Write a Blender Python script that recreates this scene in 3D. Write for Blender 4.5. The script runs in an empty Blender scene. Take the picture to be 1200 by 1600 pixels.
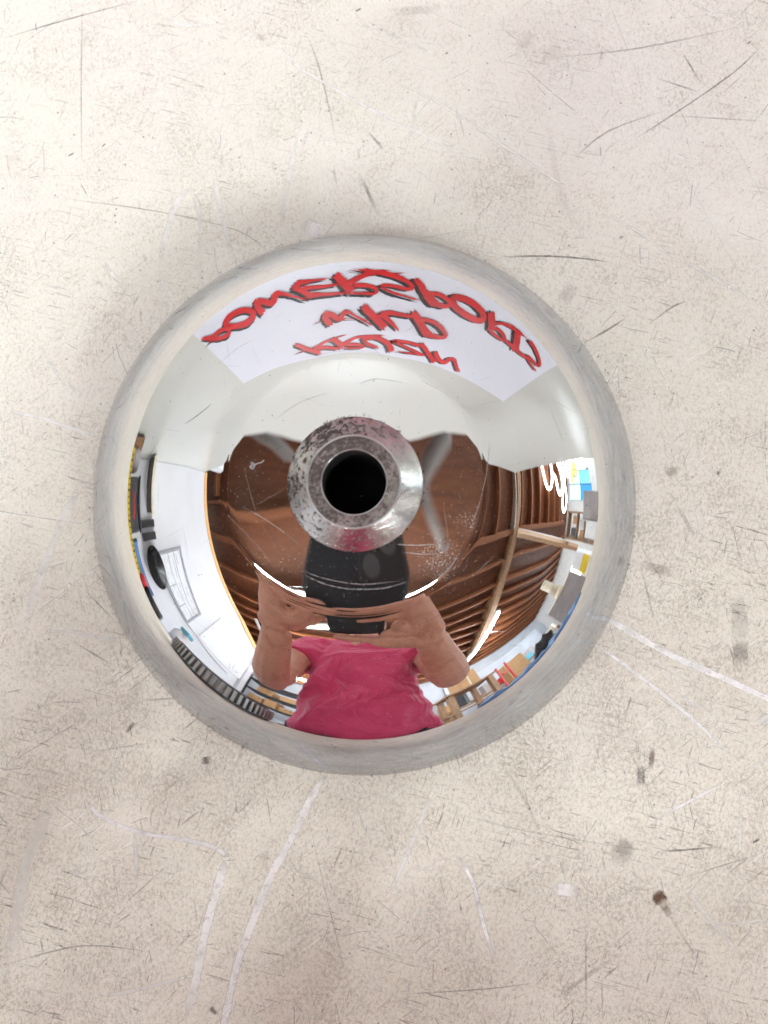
import bpy, bmesh, math, random
from mathutils import Vector, Matrix
R=math.radians; PI=math.pi
sc=bpy.context.scene; C=sc.collection
random.seed(7)
# ------------------------------------------------------------------ camera
CP=Vector((0.012767,-0.024051,0.258498))
CR=Matrix(((0.99977091,-0.00146541,0.02135365),(0.00305183,0.99722003,-0.07445058),(-0.02118518,0.0744987,0.99699605)))
cd=bpy.data.cameras.new('camera'); cam=bpy.data.objects.new('camera',cd); C.objects.link(cam)
cam.matrix_world=Matrix.Translation(CP)@CR.to_4x4()
cd.sensor_fit='HORIZONTAL'; cd.sensor_width=36; cd.lens=36.77; cd.clip_start=0.004; cd.clip_end=60
cd.dof.use_dof=True; cd.dof.focus_distance=0.250; cd.dof.aperture_fstop=12.0; cd.dof.aperture_blades=0
sc.camera=cam
# ------------------------------------------------------------------ world / exposure / render
w=bpy.data.worlds.new('World'); sc.world=w; w.use_nodes=True
bg=w.node_tree.nodes['Background']; bg.inputs[0].default_value=(.75,.85,1,1); bg.inputs[1].default_value=0.6
sc.view_settings.view_transform='Standard'; sc.view_settings.look='None'; sc.view_settings.exposure=-0.13; sc.view_settings.gamma=1
cy=sc.cycles; cy.use_denoising=True; cy.max_bounces=10; cy.diffuse_bounces=4; cy.glossy_bounces=5; cy.sample_clamp_indirect=6; cy.caustics_reflective=False; cy.caustics_refractive=False; cy.blur_glossy=0.3
LAMP=108; PANEL=8     # fluorescent tube and added fill panel emission
STROKES=[[[-579,133,-569,107],[-576,143,-565,114],[-571,156,-560,124],[-565,170,-554,134],[-558,183,-548,142],[-549,195,-541,149],[-540,205,-532,156],[-531,213,-523,162],[-525,219,-517,165]],[[-536,203,-536,159],[-528,202,-528,158],[-516,199,-516,156],[-504,197,-503,154],[-494,198,-491,156],[-487,202,-481,161],[-479,208,-473,169],[-474,215,-465,179],[-471,220,-459,191],[-470,222,-455,209],[-470,225,-455,229],[-471,229,-457,247],[-471,231,-462,262],[-473,233,-469,272],[-478,236,-476,277],[-484,237,-484,279],[-490,237,-493,279],[-497,234,-501,276],[-504,230,-510,270],[-512,223,-519,262],[-519,215,-528,253],[-525,205,-536,240],[-532,192,-543,226],[-538,180,-550,212],[-542,170,-554,203]],[[-550,188,-550,203],[-558,192,-558,204],[-569,196,-569,205],[-581,200,-581,205],[-589,203,-589,205]],[[-447,177,-470,190],[-448,173,-470,176],[-448,168,-470,159],[-447,166,-467,137],[-447,165,-461,119],[-443,159,-453,107],[-438,152,-445,96],[-431,146,-435,88],[-424,142,-425,84],[-415,142,-414,83],[-406,143,-403,86],[-396,146,-392,90],[-387,150,-382,96],[-380,156,-373,104],[-374,164,-364,114],[-368,173,-357,126],[-364,181,-351,138],[-361,188,-346,152],[-360,195,-342,169],[-359,199,-339,187],[-359,200,-339,209],[-359,201,-343,229],[-361,207,-347,246],[-364,214,-353,258],[-368,220,-360,265],[-372,224,-368,270],[-378,227,-376,274],[-384,229,-384,277],[-391,230,-394,278],[-398,227,-403,277],[-406,222,-413,274],[-414,216,-422,271],[-422,209,-431,264],[-428,202,-439,256],[-434,193,-446,246],[-440,185,-452,236],[-444,177,-457,228],[-448,171,-460,223],[-449,170,-464,218],[-448,174,-468,206],[-447,177,-470,190]],[[-309,236,-331,253],[-310,220,-332,238],[-312,199,-334,214],[-313,178,-336,188],[-313,167,-336,161],[-313,165,-333,135],[-311,161,-328,117],[-309,154,-325,106],[-306,148,-323,100]],[[-319,148,-309,102],[-316,154,-306,108],[-311,163,-301,116],[-306,172,-295,126],[-302,179,-290,135],[-299,186,-286,145],[-297,194,-283,155],[-293,205,-281,161],[-288,214,-280,162],[-283,218,-279,162],[-277,219,-279,162],[-272,215,-278,161],[-267,208,-277,160],[-262,197,-275,155],[-257,184,-272,145],[-254,172,-269,134],[-252,164,-267,126]],[[-256,176,-268,129],[-254,170,-266,126],[-252,163,-262,119],[-251,158,-257,111],[-250,156,-250,108],[-249,155,-244,113],[-246,157,-240,121],[-242,162,-236,130],[-237,169,-231,139],[-232,176,-226,150],[-226,184,-221,161],[-220,194,-216,174],[-214,205,-210,187],[-205,218,-202,203],[-195,234,-193,221],[-186,243,-184,237],[-179,248,-178,244]],[[-183,118,-181,77],[-177,119,-175,83],[-168,122,-166,90],[-157,124,-156,96],[-147,125,-146,102],[-136,125,-136,107],[-125,125,-125,111],[-115,124,-115,114],[-108,122,-108,117]],[[-193,158,-202,120],[-190,151,-199,114],[-186,140,-194,104],[-182,131,-189,94],[-179,126,-184,86],[-178,125,-178,84],[-175,126,-173,86],[-173,127,-170,89],[-170,128,-168,91]],[[-202,154,-192,116],[-198,163,-188,125],[-193,175,-183,137],[-188,189,-177,151],[-183,201,-172,164],[-178,214,-167,178],[-173,227,-162,193],[-169,238,-158,206],[-166,243,-155,214]],[[-173,178,-171,141],[-166,180,-164,146],[-156,184,-154,151],[-145,187,-143,157],[-133,190,-132,161],[-120,191,-119,165],[-105,191,-104,167],[-91,190,-91,168],[-82,189,-82,169]],[[-166,242,-163,203],[-160,243,-157,208],[-151,244,-149,214],[-140,246,-138,220],[-128,247,-127,226],[-112,248,-112,231],[-94,248,-94,234],[-77,248,-77,235],[-65,247,-65,236]],[[-88,119,-72,82],[-86,131,-69,93],[-82,149,-65,109],[-78,168,-61,127],[-73,187,-56,144],[-68,206,-51,161],[-63,227,-45,179],[-58,240,-40,196],[-54,248,-36,208]],[[-42,192,-49,152],[-38,184,-44,145],[-31,172,-38,134],[-24,159,-30,122],[-17,148,-22,111],[-10,138,-16,101],[-4,129,-9,92],[3,121,-1,84],[10,114,7,76],[18,108,16,71],[27,104,25,67],[36,100,34,64],[42,97,40,61]],[[-8,85,-7,54],[-4,86,-3,57],[1,88,2,61],[7,90,8,65],[13,92,14,68],[19,93,19,71],[25,93,25,72],[30,93,30,74],[36,93,36,76],[40,94,41,78],[45,94,45,80],[50,94,50,82],[56,93,55,82],[64,88,63,79],[73,82,72,74],[81,75,81,69],[87,70,87,66]],[[-36,74,-36,72],[-29,79,-29,76],[-18,86,-18,82],[-8,92,-8,87],[0,96,0,91]],[[-25,67,-25,64],[-19,70,-19,66],[-10,74,-10,69],[-1,77,-1,71],[5,79,5,72]],[[-33,212,-33,176],[-27,212,-27,177],[-19,211,-19,177],[-10,211,-10,177],[-2,212,-1,179],[4,215,6,184],[10,220,13,189],[16,224,19,195],[20,229,24,202],[21,232,28,210],[22,233,31,222],[22,233,31,234],[22,234,30,241],[22,235,28,246],[21,237,26,250],[19,238,22,253],[16,240,18,255],[12,241,12,256],[6,241,6,255],[-1,241,-1,255],[-8,241,-8,254],[-15,241,-15,254],[-24,241,-24,253],[-32,240,-33,252],[-38,240,-38,252]],[[32,106,34,64],[38,109,39,67],[46,113,48,72],[55,117,57,77],[64,121,65,82],[72,125,73,86],[79,129,81,91],[87,133,89,96],[93,138,96,102],[99,144,103,109],[105,151,109,118],[110,158,115,127],[113,165,119,135],[116,169,123,143],[116,171,126,152],[116,167,127,166],[117,163,126,180],[116,164,123,190],[114,167,119,196],[112,171,115,201],[108,174,109,204],[103,175,103,204],[97,174,97,203],[91,173,90,202],[84,172,84,200],[77,171,77,198],[70,170,70,197],[63,169,63,195],[57,169,57,194],[51,171,52,195],[46,173,47,197],[41,177,43,199],[38,180,41,201],[35,185,40,202],[34,197,41,197],[35,208,40,193],[38,214,41,196],[42,220,45,202],[48,226,50,208],[54,232,56,215],[61,238,63,221],[67,241,69,225],[74,244,75,230],[81,246,82,233],[90,248,91,237],[102,251,102,241],[116,253,116,244],[128,254,128,246],[137,255,137,247]],[[122,113,129,82],[125,122,133,89],[130,135,138,99],[135,149,145,112],[140,162,151,125],[143,174,156,138],[146,188,160,150],[151,204,164,161],[157,221,169,170],[165,238,176,181],[175,255,186,193],[184,264,195,204],[190,271,201,212]],[[177,197,172,165],[181,193,176,161],[186,187,181,154],[191,182,188,147],[196,179,195,144],[202,180,203,144],[209,183,210,147],[216,187,218,151],[222,191,225,155],[226,195,230,160],[231,200,236,166],[233,205,241,174],[234,207,245,184],[234,207,248,199],[234,207,248,215],[234,209,246,229],[233,211,243,241],[231,214,239,249],[228,218,234,256],[224,222,228,261],[220,224,222,264],[214,225,215,264],[207,225,207,263],[200,224,199,262],[193,221,191,260],[186,218,183,257],[179,212,175,252],[172,207,169,246],[168,203,164,242]],[[256,169,243,210],[254,162,239,199],[252,157,236,186],[252,158,233,167],[252,165,234,143],[252,165,238,125],[254,160,243,113],[258,153,249,103],[263,149,256,95],[269,145,264,90],[276,142,273,87],[284,141,282,85],[292,141,291,84],[300,142,300,86],[309,145,310,89],[317,149,319,93],[325,154,329,98],[332,160,337,105],[339,167,346,113],[345,174,354,123],[348,180,361,135],[350,186,367,150],[351,190,372,169],[352,192,374,191],[352,191,373,214],[351,192,369,233],[349,198,363,247],[345,203,355,258],[340,207,346,266],[333,210,336,269],[324,210,325,269],[314,209,314,267],[305,207,304,265],[296,205,294,262],[287,201,284,258],[279,197,275,253],[272,193,266,247],[267,187,259,239],[262,181,253,230],[259,175,248,220],[256,169,243,210]],[[365,123,383,83],[369,135,387,96],[375,154,393,114],[381,174,400,136],[386,191,407,156],[391,208,412,176],[395,227,417,197],[398,244,421,214],[401,256,424,226]],[[409,195,402,174],[414,183,406,163],[421,166,413,145],[429,149,421,126],[436,136,430,110],[444,128,439,99],[453,123,449,92],[463,118,459,86],[472,114,469,81],[482,110,479,76],[493,106,490,72],[502,104,499,68],[509,102,506,66]],[[423,222,420,186],[427,220,423,184],[432,217,429,182],[438,216,436,180],[443,216,444,181],[450,219,453,185],[459,225,462,191],[467,231,472,199],[473,237,479,207],[475,242,485,219],[477,246,490,233],[477,245,491,251],[478,242,487,268],[476,243,481,275],[471,245,473,277],[463,246,465,278],[455,247,456,278],[445,247,446,277],[434,246,434,275],[423,244,423,273],[416,243,416,272]],[[495,119,517,82],[499,133,521,95],[505,153,528,115],[512,176,535,137],[519,197,543,158],[525,219,550,179],[532,243,558,202],[539,264,566,222],[543,279,571,236]],[[471,115,469,75],[478,112,475,76],[487,108,484,77],[497,104,495,76],[507,99,505,76],[517,94,515,75],[527,88,526,75],[537,83,536,74],[544,78,543,74]],[[497,263,496,224],[504,263,503,224],[514,264,513,225],[526,265,524,226],[537,265,536,226],[549,265,548,226],[562,266,561,227],[576,265,574,227],[588,265,586,226],[600,263,597,224],[611,261,607,222],[620,258,616,220],[627,257,623,219]],[[572,95,572,60],[579,96,579,62],[589,99,589,64],[601,102,601,68],[612,107,614,73],[626,114,628,81],[640,124,644,90],[655,134,659,101],[669,144,673,112],[680,155,686,124],[690,166,698,137],[699,177,708,151],[703,185,715,165],[703,185,720,184],[703,183,717,203],[702,186,711,214],[698,190,703,220],[689,192,692,222],[677,192,678,222],[664,191,665,220],[653,191,654,219],[643,192,644,218],[633,192,634,218],[624,193,628,218],[618,209,629,208],[624,226,630,207],[632,237,637,216],[644,248,647,227],[657,258,659,235],[673,264,673,242],[692,270,692,247],[710,273,710,251],[723,275,723,253]],[[-111,423,-130,449],[-113,409,-132,434],[-116,390,-136,414],[-119,373,-139,391],[-120,366,-141,371],[-120,366,-139,355],[-119,364,-136,343],[-117,360,-132,336],[-115,356,-131,333]],[[-127,358,-119,331],[-124,361,-116,333],[-119,365,-111,337],[-115,370,-106,342],[-111,374,-101,348],[-108,380,-96,356],[-104,391,-92,364],[-100,403,-88,370],[-93,413,-87,372],[-86,414,-87,371],[-79,409,-85,370],[-75,404,-82,367],[-73,401,-79,365]],[[-75,403,-92,382],[-74,393,-89,374],[-71,380,-86,365],[-69,370,-82,354],[-68,365,-77,345],[-66,362,-72,339],[-64,360,-67,336],[-61,358,-61,336],[-59,358,-55,338],[-56,359,-51,343],[-52,363,-46,349],[-47,370,-42,357],[-40,380,-35,367],[-28,398,-24,382],[-14,420,-10,406],[1,441,4,428],[11,455,13,444]],[[-157,395,-157,392],[-152,393,-152,390],[-145,389,-146,387],[-137,387,-137,384],[-125,387,-125,384],[-111,389,-111,386],[-93,393,-93,390],[-74,397,-74,393],[-56,399,-56,396],[-37,400,-37,397],[-17,401,-16,398],[1,401,1,397],[14,400,14,396]],[[-17,330,-1,304],[-12,341,4,314],[-5,357,12,328],[3,374,20,344],[12,397,29,359],[21,422,39,375],[32,449,50,396],[42,475,60,417],[49,492,67,433]],[[40,376,54,343],[46,382,58,351],[53,392,64,362],[61,405,71,374],[69,417,78,387],[78,432,86,406],[87,450,94,427],[96,465,101,447],[102,476,106,461]],[[50,379,42,354],[54,374,45,350],[58,368,50,344],[63,362,57,338],[68,359,65,334],[74,358,74,333],[82,358,83,334],[92,359,92,336],[101,360,101,338],[112,360,111,339],[124,360,123,339],[134,360,134,340],[142,359,141,340]],[[138,338,152,314],[142,348,157,322],[149,362,165,335],[157,378,173,349],[164,394,182,363],[173,413,191,377],[182,437,201,393],[191,459,211,408],[197,475,218,418]],[[177,366,175,342],[183,365,181,341],[191,363,189,340],[200,363,198,339],[207,363,207,339],[215,365,216,341],[223,369,225,345],[230,373,234,350],[238,379,242,355],[245,385,251,362],[252,393,259,371],[258,401,267,380],[263,408,273,388],[266,412,278,396],[267,415,281,406],[266,415,283,418],[267,413,282,430],[266,414,278,438],[264,417,272,446],[259,420,266,453],[254,422,259,459],[246,425,250,464],[237,427,240,469],[227,429,230,472],[219,432,221,475],[213,433,214,476],[207,433,208,477],[203,433,203,477],[199,433,199,477]],[[-266,583,-256,551],[-260,600,-249,566],[-251,624,-240,587],[-241,651,-230,611],[-231,677,-220,632],[-220,697,-210,650],[-209,710,-199,669],[-199,721,-189,684],[-191,729,-182,691]],[[-194,683,-198,639],[-186,669,-190,631],[-175,651,-178,619],[-163,632,-165,604],[-149,615,-150,591],[-132,600,-133,580],[-112,583,-113,568],[-94,568,-94,557],[-81,556,-82,550]],[[-191,680,-188,638],[-185,682,-182,640],[-177,683,-174,643],[-167,685,-164,647],[-157,687,-154,652],[-147,691,-143,661],[-135,697,-131,671],[-124,703,-120,677],[-116,706,-112,680]],[[-232,653,-233,665],[-240,656,-240,666],[-250,659,-250,667],[-261,662,-261,668],[-269,664,-269,668]],[[-128,608,-113,563],[-125,618,-110,572],[-121,633,-106,586],[-116,650,-101,601],[-112,665,-97,615],[-109,674,-93,627],[-106,682,-90,639],[-103,689,-87,649],[-101,694,-85,656]],[[-92,684,-98,649],[-85,674,-91,638],[-75,657,-80,621],[-64,636,-68,602],[-54,619,-57,588],[-46,606,-48,578],[-37,596,-39,570],[-28,587,-29,564],[-17,579,-17,560],[-1,572,-1,555],[19,565,19,551],[37,558,37,547],[50,552,50,544]],[[-76,675,-74,641],[-69,676,-67,643],[-58,677,-56,646],[-47,678,-45,649],[-37,680,-35,652],[-30,682,-28,656],[-24,684,-21,662],[-20,687,-16,668],[-19,687,-12,674],[-19,679,-12,690],[-20,680,-16,697],[-23,683,-21,702],[-29,686,-29,705],[-39,688,-40,706],[-54,688,-54,706],[-67,688,-68,705],[-77,688,-78,704]],[[6,559,7,610],[2,562,3,611],[-5,566,-3,613],[-12,572,-8,615],[-19,589,-8,611],[-20,618,-7,603],[-17,638,-6,611],[-13,656,-3,624],[-6,671,1,635],[2,680,7,647],[13,687,17,659],[23,694,26,669],[30,698,33,675]],[[-10,608,-9,564],[-2,607,-2,562],[9,605,9,558],[20,603,21,555],[30,605,32,555],[37,610,42,560],[46,619,52,567],[53,629,61,577],[59,639,69,586],[63,649,75,598],[67,659,81,611],[69,671,85,625],[72,683,89,639],[74,691,93,656],[75,701,96,675],[77,711,98,690],[78,719,99,697]],[[192,566,191,600],[183,565,182,599],[170,564,169,597],[156,562,155,595],[142,562,142,595],[129,565,129,597],[114,568,115,600],[102,572,102,603],[94,575,95,606],[88,585,96,602],[91,611,95,583],[95,616,99,587],[102,622,105,592],[111,630,114,600],[123,640,125,609],[136,649,139,619],[150,659,153,629],[166,669,169,639],[184,680,187,650],[201,690,203,659],[213,695,215,664]],[[214,666,215,697],[205,671,206,699],[193,678,194,703],[180,684,180,706],[167,689,167,708],[153,694,153,710],[138,698,138,710],[124,701,124,708],[115,702,115,706]],[[196,579,207,544],[202,595,213,558],[211,618,223,578],[222,644,234,602],[231,668,243,622],[240,690,253,641],[250,712,262,660],[258,732,271,677],[264,746,277,688]],[[256,614,269,581],[260,628,273,595],[267,649,280,614],[275,672,287,634],[284,691,294,647],[293,702,299,654],[302,709,305,658],[311,711,310,659],[321,703,312,658],[329,684,314,653],[333,662,318,638],[337,644,321,619],[339,635,327,601],[342,630,334,590],[346,626,341,584],[349,625,348,582],[351,625,356,586],[353,629,364,597],[357,639,370,611],[362,654,375,626],[368,669,380,640],[374,685,385,654],[380,701,392,670],[387,716,398,685],[391,727,403,695]]]
MARKS={"W":[[[-107,-893,-152,-958,-223,-1100,-283,-1210,-343,-1359,-392,-1497,-429,-1669,-448,-1751],19.0,0.85],[[-892,-981,-857,-1025,-794,-1059,-689,-1090,-522,-1115,-449,-1142,-434,-1166],10.5,0.8],[[-435,-1158,-454,-1242,-492,-1381,-511,-1479,-529,-1577,-552,-1659],21.1,0.8],[[751,-370,874,-438,1006,-513,1148,-574,1309,-648,1508,-744],16.9,0.95],[[749,-467,841,-535,962,-626,1082,-727,1165,-811],9.5,0.85],[[1024,-626,1104,-696],6.3,0.7],[[1048,-642,1154,-716],6.3,0.5],[[311,-1144,351,-1213,371,-1272,395,-1370,431,-1483],10.5,0.95],[[236,-931,188,-1056,137,-1176,82,-1295],9.5,0.6],[[609,-1253,645,-1249,698,-1252],27.4,0.95],[[1175,-907,1056,-968,902,-1053],6.3,0.8],[[1210,-886,1303,-836],6.3,0.6],[[1210,-876,1210,-1066,1196,-1145],6.3,0.5],[[1118,-763,1171,-821],6.3,0.8],[[-594,1079,-643,1007,-670,916,-694,804],16.9,0.6],[[-599,1074,-561,961,-556,736],14.8,0.3],[[-518,1142,-501,1028,-472,915,-449,814],12.7,0.55],[[-223,1311,-243,1185,-264,1049,-280,925],12.7,0.55],[[-191,1271,-217,1196],8.4,0.5],[[-299,1589,-243,1507,-153,1448,-20,1366,90,1308,287,1203,440,1134],7.4,0.65],[[-738,1700,-625,1652,-501,1662],7.4,0.6],[[-210,931,-170,918,-131,899],42.2,0.75],[[-658,1173,-636,1173],14.8,0.6],[[-1224,293,-1093,271,-961,227,-895,210],8.4,0.65],[[-924,80,-1004,-92,-1073,-283,-1110,-441],21.1,0.5],[[-1067,-451,-982,-440,-875,-461,-768,-471],10.5,0.5],[[827,963,933,895,1059,795],8.4,0.35],[[1059,806,1143,761,1351,629],10.5,0.4],[[-984,-986,-1043,-1088,-1099,-1289,-1118,-1605],33.7,0.35],[[-1102,517,-1021,406,-943,340],8.4,0.4],[[-914,828,-801,704],10.5,0.5],[[-687,782,-672,626],14.8,0.45],[[-840,-1591,-738,-1580,-616,-1549,-514,-1519],8.4,0.5],[[1019,-1225,1087,-1313,1203,-1447],10.5,0.5],[[974,-534,1014,-605],8.4,0.4],[[1279,-701,1306,-725],25.3,0.7],[[-912,54,-891,84,-926,166],10.5,0.3],[[-737,-1004,-724,-1165,-714,-1245],8.4,0.45],[[158,-1185,280,-1190],12.7,0.4],[[174,-1314,198,-1329],16.9,0.5],[[393,-1123,454,-1123],16.9,0.3],[[-550,-799,-579,-881],8.4,0.4],[[1125,1723,1232,1629],8.4,0.4],[[-67,1738,1,1644,67,1620],6.3,0.5],[[1198,-1272,1197,-1311],10.5,0.5],[[-924,-1217,-904,-1203],14.8,0.5],[[112,1434,288,1340,613,1110,656,1083],8.4,0.4],[[156,1227,189,1433],10.5,0.3],[[706,1554,660,1382],6.3,0.35],[[67,1620,266,1525],6.3,0.5]],"D":[[[-1277,1608,-1053,1676,-784,1748],4.2,0.5],[[-199,1611,-154,1483,-96,1241],4.2,0.38],[[1360,1553,1271,1467,1149,1377,1050,1310,907,1216],3.8,0.5],[[640,1520,947,1551,1308,1628],3.8,0.4],[[459,816,609,819,738,810,834,796],4.6,0.5],[[1088,1538,1150,1423],4.6,0.5],[[999,1443,1149,1389],4.2,0.5],[[1028,1310,1373,1284],3.2,0.4],[[700,1143,832,1255,1050,1333],3.8,0.4],[[1213,-317,1225,-379,1225,-471],38.0,0.16],[[1229,-461,1226,-502,1222,-543],35.9,0.3],[[-1152,-1507,-948,-1450,-824,-1440,-659,-1458],3.4,0.42],[[-1076,1037,-709,984,-433,915,-322,836],3.2,0.4],[[-14,1110,47,972],8.4,0.4],[[7,1270,69,1194],6.3,0.4],[[436,-832,527,-972,586,-1111],8.4,0.16],[[260,-1005,546,-1072,991,-1137],4.2,0.2],[[902,-859,894,-929],19.0,0.5],[[715,-1327,711,-1656],4.2,0.4],[[762,-1511,763,-1655],3.4,0.4],[[-172,-1019,-108,-1277,-24,-1590],3.4,0.28],[[-959,-472,-797,-564],3.8,0.4],[[-922,-304,-802,-419],4.2,0.4],[[734,517,819,565,895,615],4.6,0.5],[[947,576,1034,641,1087,662],4.6,0.5],[[909,-214,951,-401],4.2,0.35],[[1038,-25,1088,-130],10.5,0.3],[[77,-1579,400,-1555,561,-1533],3.4,0.4],[[621,-1581,702,-1522,803,-1452],10.5,0.25],[[-1014,1192,-1010,1185],14.8,0.8],[[-902,1223,-897,1218],10.5,0.8],[[-24,1705,-20,1698],14.8,0.85],[[282,1543,284,1536],8.4,0.8],[[1315,1568,1319,1563],10.5,0.8],[[1299,1122,1303,1118],10.5,0.8],[[868,887,872,878],12.7,0.6],[[1164,85,1177,81],8.4,0.8],[[-761,-748,-746,-760],29.5,0.5],[[-521,-858,-486,-856],19.0,0.7],[[1254,-1089,1258,-1097],16.9,0.8],[[-471,-1641,-457,-1627],16.9,0.7],[[955,-1127,1031,-1123,1153,-1110],5.1,0.5],[[809,-1109,859,-1158],59.1,0.2],[[999,-1216,1293,-1124],3.8,0.35],[[-926,-198,-804,-345],3.4,0.35],[[-1177,-886,-929,-741],3.8,0.3],[[-578,-1411,-516,-1401],3.8,0.4],[[-990,1750,-985,1446,-972,1123],3.4,0.35],[[-401,-961,-396,-1021,-338,-960],4.2,0.3],[[-731,-667,-574,-656],4.2,0.35],[[-884,-833,-675,-800],4.2,0.35]],"B":[[[934,-1252,947,-1269,959,-1289],29.5,0.95],[[955,-1285,982,-1329],16.9,0.45],[[978,-1324,1034,-1411,1086,-1487],6.3,0.2],[[938,-800,928,-879],12.7,0.5],[[535,1591,575,1567],54.8,0.14],[[607,1521,684,1547],33.7,0.13],[[626,1291,640,1200,656,1098,677,1020,718,925,744,907],16.9,0.07],[[1010,102,1030,70],25.3,0.35],[[662,708,715,675],50.6,0.18],[[909,-214,1033,-255],21.1,0.25],[[-378,1613,-344,1597],14.8,0.3],[[-325,-1181,-294,-1140],19.0,0.25],[[-754,-616,-711,-636],50.6,0.15],[[800,-1089,870,-1138],42.2,0.2],[[89,1689,267,1706],21.1,0.18]]}
NEON=[[[0.75, 2.045], [0.353, 1.96], [0.299, 1.814], [0.518, 1.742], [0.746, 1.759]], [[0.58, 1.737], [0.525, 1.656], [0.294, 1.617], [0.199, 1.543], [0.337, 1.448], [0.502, 1.456], [0.74, 1.569]], [[0.742, 1.448], [0.403, 1.334], [0.194, 1.249], [-0.045, 1.292], [-0.035, 1.431], [0.22, 1.455], [0.493, 1.264], [0.743, 1.302]], [[0.734, 1.182], [0.489, 1.18]]]
DSC=[[[-993,357,-971,369,-938,388,-907,408,-875,430,-844,454,-823,471],5.7,0,0.6],[[216,-334,247,-337,293,-340,340,-341,391,-339,444,-336,481,-334],5.4,1,0.5],[[241,-377,277,-381,328,-387,375,-390,417,-390,455,-388,481,-387],4.3,1,0.4],[[-642,-122,-600,-143,-540,-175,-479,-211,-413,-257,-346,-307,-298,-343],4.3,1,0.35],[[-733,-157,-682,-205,-611,-273,-549,-336,-503,-391,-466,-442,-440,-478],3.6,1,0.25],[[-297,-495,-270,-509,-230,-530,-190,-547,-155,-559,-119,-568,-84,-575,-50,-580,-16,-584,22,-585,67,-585,115,-583,164,-578,216,-566,268,-550,305,-539],5.7,1,0.28],[[-305,-470,-279,-483,-240,-502,-191,-519,-127,-535,-52,-549,22,-557,101,-555,179,-546,234,-539],4.3,1,0.3],[[752,241,748,194,741,126,732,59,720,-1,705,-60,688,-120,665,-186,641,-252,623,-298],3.6,1,0.3],[[879,46,882,4,887,-55,889,-116,884,-181,876,-248,870,-295],3.2,1,0.15],[[16,565,41,575,79,588,124,595,185,588,255,575,304,565],4.3,0,0.25],[[-451,366,-415,392,-364,430,-308,464,-244,488,-176,508,-128,522],4.3,0,0.2],[[340,602,383,579,441,546,484,522],3.6,0,0.25],[[-809,707,-780,732,-739,768,-698,800,-656,825,-614,847,-585,862],4.3,0,0.2],[[482,-85,495,-152,512,-247,517,-333,498,-404,468,-467,446,-510],3.6,1,0.25],[[588,-369,572,-396,548,-435,517,-475,469,-516,414,-558,375,-588],5.0,1,0.4],[[305,-440,388,-398,504,-340,588,-298],3.6,1,0.3],[[-552,-122,-499,-90,-426,-47,-373,-15],3.6,1,0.25],[[-628,130,-611,54,-585,-54,-551,-158,-502,-253,-445,-344,-405,-407],3.6,1,0.2],[[660,-510,692,-478,736,-435,768,-403],4.3,1,0.35],[[199,-865,283,-822,398,-764,482,-722],3.2,1,0.2],[[1124,455,1145,399,1175,323,1197,268],4.3,0,0.2],[[-736,-550,-698,-624,-648,-726,-612,-801],3.6,1,0.3],[[-126,-1087,-99,-1104,-63,-1126,-37,-1143],3.6,1,0.3],[[-313,718,-245,731,-150,749,-58,760,25,759,104,751,159,745],3.6,0,0.12]]  # dome scratches; arcs along the crease are its highlight drawn as pale strips
# ------------------------------------------------------------------ helpers
def tag(o,label=None,cat=None,group=None,kind=None):
    if label: o['label']=label
    if cat: o['category']=cat
    if group: o['group']=group
    if kind: o['kind']=kind
    return o
def thing(name,label,cat,loc=(0,0,0),group=None,rot=None):
    o=bpy.data.objects.new(name,None); C.objects.link(o); o.location=loc; o.empty_display_size=.02
    if rot: o.rotation_euler=rot
    return tag(o,label,cat,group)
def link(name,me,mat,parent=None,smooth=False):
    o=bpy.data.objects.new(name,me); C.objects.link(o)
    if mat:
        me.materials.clear(); me.materials.append(mat)
    if parent: o.parent=parent
    if smooth: me.polygons.foreach_set('use_smooth',[True]*len(me.polygons))
    return o
def fin(name,bm,mat,parent=None,smooth=False,bevel=0):
    bmesh.ops.recalc_face_normals(bm,faces=bm.faces)
    me=bpy.data.meshes.new(name); bm.to_mesh(me); bm.free()
    o=link(name,me,mat,parent,smooth)
    if bevel:
        m=o.modifiers.new('bevel','BEVEL'); m.width=bevel; m.segments=2
    return o
def addbox(bm,x0,x1,y0,y1,z0,z1,M=None):
    vs=[bm.verts.new((x,y,z)) for x in(x0,x1) for y in(y0,y1) for z in(z0,z1)]
    for f in((0,1,3,2),(4,6,7,5),(0,4,5,1),(2,3,7,6),(0,2,6,4),(1,5,7,3)): bm.faces.new([vs[i] for i in f])
    if M: bmesh.ops.transform(bm,matrix=M,verts=vs)
    return vs
def box(name,x0,x1,y0,y1,z0,z1,mat,parent=None,bevel=0,M=None):
    bm=bmesh.new(); addbox(bm,x0,x1,y0,y1,z0,z1,M); return fin(name,bm,mat,parent,False,bevel)
def addtube(bm,pts,rad,seg=12,cap=True,flat=None):
    pts=[Vector(p) for p in pts]; n=len(pts); rings=[]
    up=Vector((0,0,1)); prevx=None
    for i,p in enumerate(pts):
        t=(pts[min(i+1,n-1)]-pts[max(i-1,0)]).normalized()
        if prevx is None:
            a=up if abs(t.z)<.9 else Vector((0,1,0)); x=a.cross(t).normalized()
        else: x=(prevx-t*prevx.dot(t)).normalized()
        y=t.cross(x); prevx=x
        r=rad[i] if isinstance(rad,(list,tuple)) else rad
        rx,ry=(r if isinstance(r,(list,tuple)) else (r,r))
        rings.append([bm.verts.new(p+x*rx*math.cos(2*PI*k/seg)+y*ry*math.sin(2*PI*k/seg)) for k in range(seg)])
    for a,b in zip(rings[:-1],rings[1:]):
        for k in range(seg): bm.faces.new((a[k],a[(k+1)%seg],b[(k+1)%seg],b[k]))
    if cap:
        bm.faces.new(rings[0][::-1]); bm.faces.new(rings[-1])
    return rings
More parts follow.
